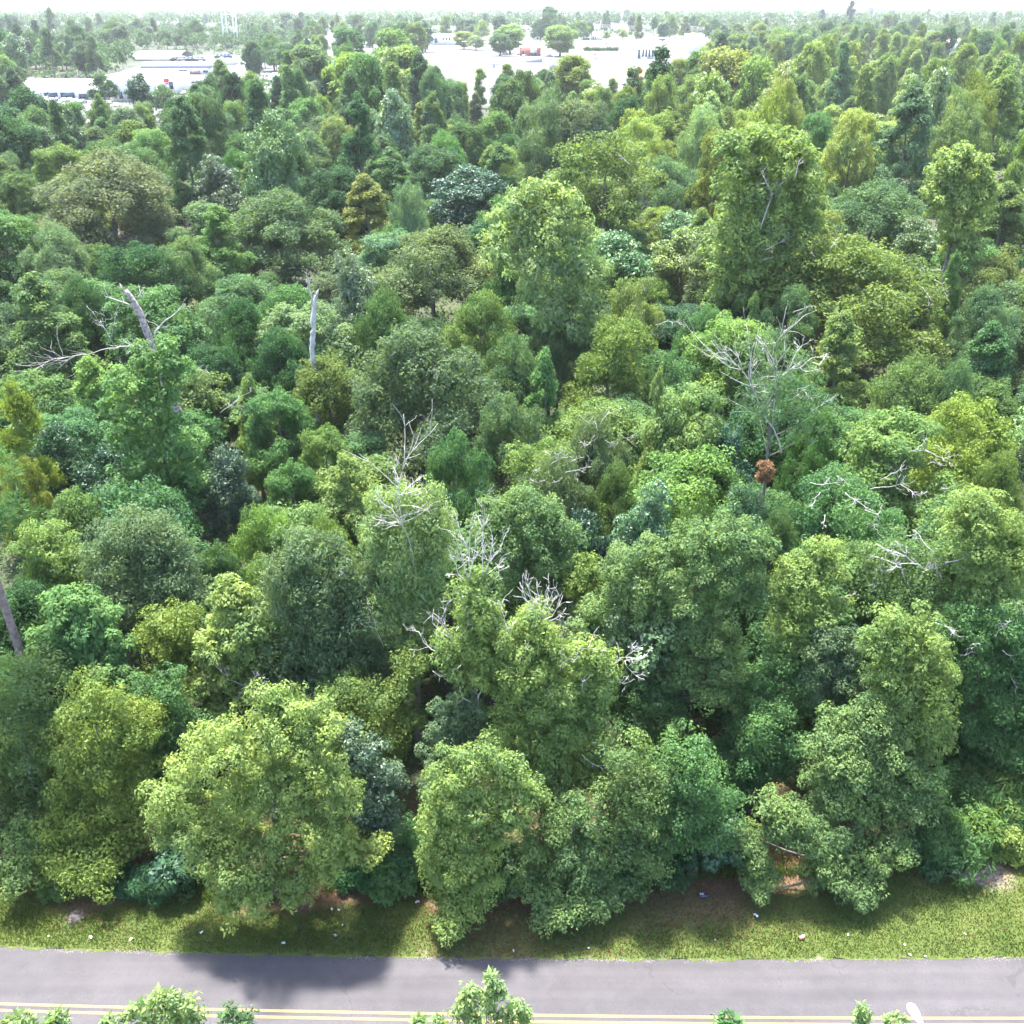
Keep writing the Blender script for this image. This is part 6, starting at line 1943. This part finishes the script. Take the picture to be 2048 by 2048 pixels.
LIT = [
 (182, 1877, .16, 'white paper scrap left of the pale mown patch on the verge'), (263, 1882, .15, 'white and rust scrap second from the left along the road'),
 (404, 1868, .13, 'small white scrap below the left side of the big pale lime tree'), (567, 1889, .15, 'white curled scrap at the road edge below the big pale lime tree'),
 (671, 1874, .17, 'white scrap on the verge left of centre'), (594, 1794, .20, 'white wad at the foot of the big pale lime tree'), (664, 1822, .14, 'bluish white scrap near the brown litter under the bare white twigs'),
 (678, 1824, .10, 'tiny bluish scrap beside the bluish white one'), (835, 1809, .18, 'square white scrap left of the limb that touches the grass'), (1027, 1904, .10, 'tiny pale scrap at the road edge, photo centre'),
 (1511, 1835, .20, 'white angular scrap below the low tree of three round limbs'), (1405, 1745, .16, 'bright bluish scrap in the shade above the dark blue litter bag'), (1907, 1749, .20, 'white tattered scrap at the foot of the weedy bank'),
 (1695, 1873, .10, 'tiny grey scrap on the sunny grass, right half'), (1819, 1912, .11, 'tiny white scrap at the road edge below the right grass'), (1850, 1914, .09, 'very small white speck of paper farthest right along the road edge'),
 (1929, 1871, .09, 'very small grey speck on the bright grass at the right'), (1808, 1892, .09, 'very small white speck above the road edge on the right'), (1429, 1883, .10, 'small grey scrap on the grass below the dark blue litter bag'),
 (98, 1875, .09, 'small rust coloured scrap farthest left on the verge'), (685, 1853, .08, 'very small pale speck on the grass left of centre'), (1177, 1899, .10, 'tiny pale speck on the grass right of centre'),
]
VERGE_V = VGRID
for i, (x, y, s, lab) in enumerate(LIT):
    rr = np.random.default_rng(700 + i)
    p = at(x, y)
    z = verge_z(p[0], p[1])
    m_ = M_BLUEL if 'bright bluish' in lab else (mat('rust_scrap', (.5, .28, .2), .8) if 'rust coloured' in lab else M_PAPER)
    o = link('litter_scrap', crumple(rr, s * 1.1, s * .65, s * .25, m_), None, (p[0], p[1], z + .03))
    o.rotation_euler = (rr.normal(0, .15), rr.normal(0, .15), rr.uniform(0, 6))
    tag(o, lab, 'litter', G8)
# dark blue bag with white print
p = at(1407, 1797)
t = thing('litter_bag', 'dark blue crumpled bag with white print on brown leaf litter', 'bag', (p[0], p[1], verge_z(p[0], p[1])), .1)
rr = np.random.default_rng(3)
u = nrm(rr.normal(size=(1, 3)))
V, Q = [], []
for i in range(8):
    f = i / 7
    for j in range(12):
        an = 2 * math.pi * j / 12
        w0 = .12 * math.sin(math.pi * min(1, f * .9 + .06)) ** .5
        V.append(((f - .5) * .46 + rr.normal(0, .012), w0 * math.cos(an) * 1.1 + rr.normal(0, .014), .10 + w0 * .75 * math.sin(an) + rr.normal(0, .014)))
for i in range(7):
    for j in range(12):
        Q.append((i * 12 + j, i * 12 + (j + 1) % 12, (i + 1) * 12 + (j + 1) % 12, (i + 1) * 12 + j))
link('sack', mesh_from('sack', V, [Q, [tuple(range(12)), tuple(range(84, 96))[::-1]]], M_BAG), t)
m = MB()
for (a0, b0, a1, b1) in ((-.20, -.06, -.14, .07), (-.12, -.05, -.02, .0), (-.11, .02, -.03, .06)):
    m.add([(a0, b0, .215), (a1, b0, .222), (a1, b1, .222), (a0, b1, .215)], [(0, 1, 2, 3)])
link('print', m.mesh('print', M_PAPER), t)
# orange and white food carton
p = at(1602, 1880)
t = thing('litter_carton', 'orange and white food carton lying on the grass by the road', 'carton', (p[0], p[1], verge_z(p[0], p[1]) + .04), .3)
V = [(-.13, -.08, 0), (.13, -.09, 0), (.14, .09, 0), (-.12, .08, 0), (-.10, -.06, .13), (.10, -.07, .16), (.11, .07, .15), (-.09, .06, .12)]
link('box', mesh_from('box', V, [[(3, 2, 1, 0), (0, 1, 5, 4), (1, 2, 6, 5), (2, 3, 7, 6), (3, 0, 4, 7)]], M_ORANGE), t)
V = [(-.10, -.06, .131), (.10, -.07, .161), (.11, .07, .151), (-.09, .06, .121), (.16, .02, .21), (-.03, .04, .22)]
link('flap', mesh_from('flap', V, [[(0, 1, 2, 3)], [(0, 1, 4), (3, 5, 2)]], M_PAPER), t)

# ================================================================== labels of the trees that fill the wood
def size_word(w):
    return 'tiny' if w < 26 else 'small' if w < 60 else 'middling' if w < 110 else 'large'
USED = set(o['label'] for o in bpy.data.objects if 'label' in o.keys() and o['label'])
LM = np.array([(a, b) for a, b, _ in LANDMARKS], float)
def relation(dx, dy):
    if abs(dx) > 2.2 * abs(dy):
        return 'right of' if dx > 0 else 'left of'
    if abs(dy) > 2.2 * abs(dx):
        return 'behind' if dy < 0 else 'in front of'
    if dy < 0:
        return 'behind and right of' if dx > 0 else 'behind and left of'
    return 'in front and right of' if dx > 0 else 'in front and left of'
def auto_label(px, py, kind, colr, wpx):
    base = f'{size_word(wpx)} {CWORD[colr]} {SHAPE[kind]}'
    dd = np.hypot(LM[:, 0] - px, (LM[:, 1] - py) * 1.4)
    order = np.argsort(dd)
    tries = []
    for i in order[:4]:
        tries.append(f'{base} {relation(px - LM[i, 0], py - LM[i, 1])} {LANDMARKS[i][2]}')
    for a in range(4):
        for b in range(a + 1, 5):
            tries.append(f'{size_word(wpx)} {CWORD[colr]} tree between {LANDMARKS[order[a]][2]} and {LANDMARKS[order[b]][2]}')
    for i in order[:14]:
        tries.append(f'{base} some way {relation(px - LM[i, 0], py - LM[i, 1])} {LANDMARKS[i][2]}')
    for s in tries:
        if len(s.split()) <= 16 and s not in USED:
            return s
    return tries[0] + ', ' + 'the paler one'
for (px, py, t, kind, colr, wpx) in TREES:
    if not t['label']:
        s = auto_label(px, py, kind, colr, wpx)
        USED.add(s)
        t['label'] = s

# ================================================================== air
M_HAZE = bpy.data.materials.new('haze')
M_HAZE.use_nodes = True
nt = M_HAZE.node_tree
nt.nodes.clear()
vo = nt.nodes.new('ShaderNodeVolumePrincipled')
vo.inputs['Color'].default_value = (.93, .96, 1.0, 1)
vo.inputs['Density'].default_value = HAZE_DENSITY
vo.inputs['Anisotropy'].default_value = .2
out = nt.nodes.new('ShaderNodeOutputMaterial')
nt.links.new(vo.outputs[0], out.inputs['Volume'])
if HAZE_DENSITY > 0:
    o = link('haze', MB().box(-9500, 9500, -400, 12500, -1.0, 66.0).mesh('haze', M_HAZE))
    o['kind'] = 'stuff'
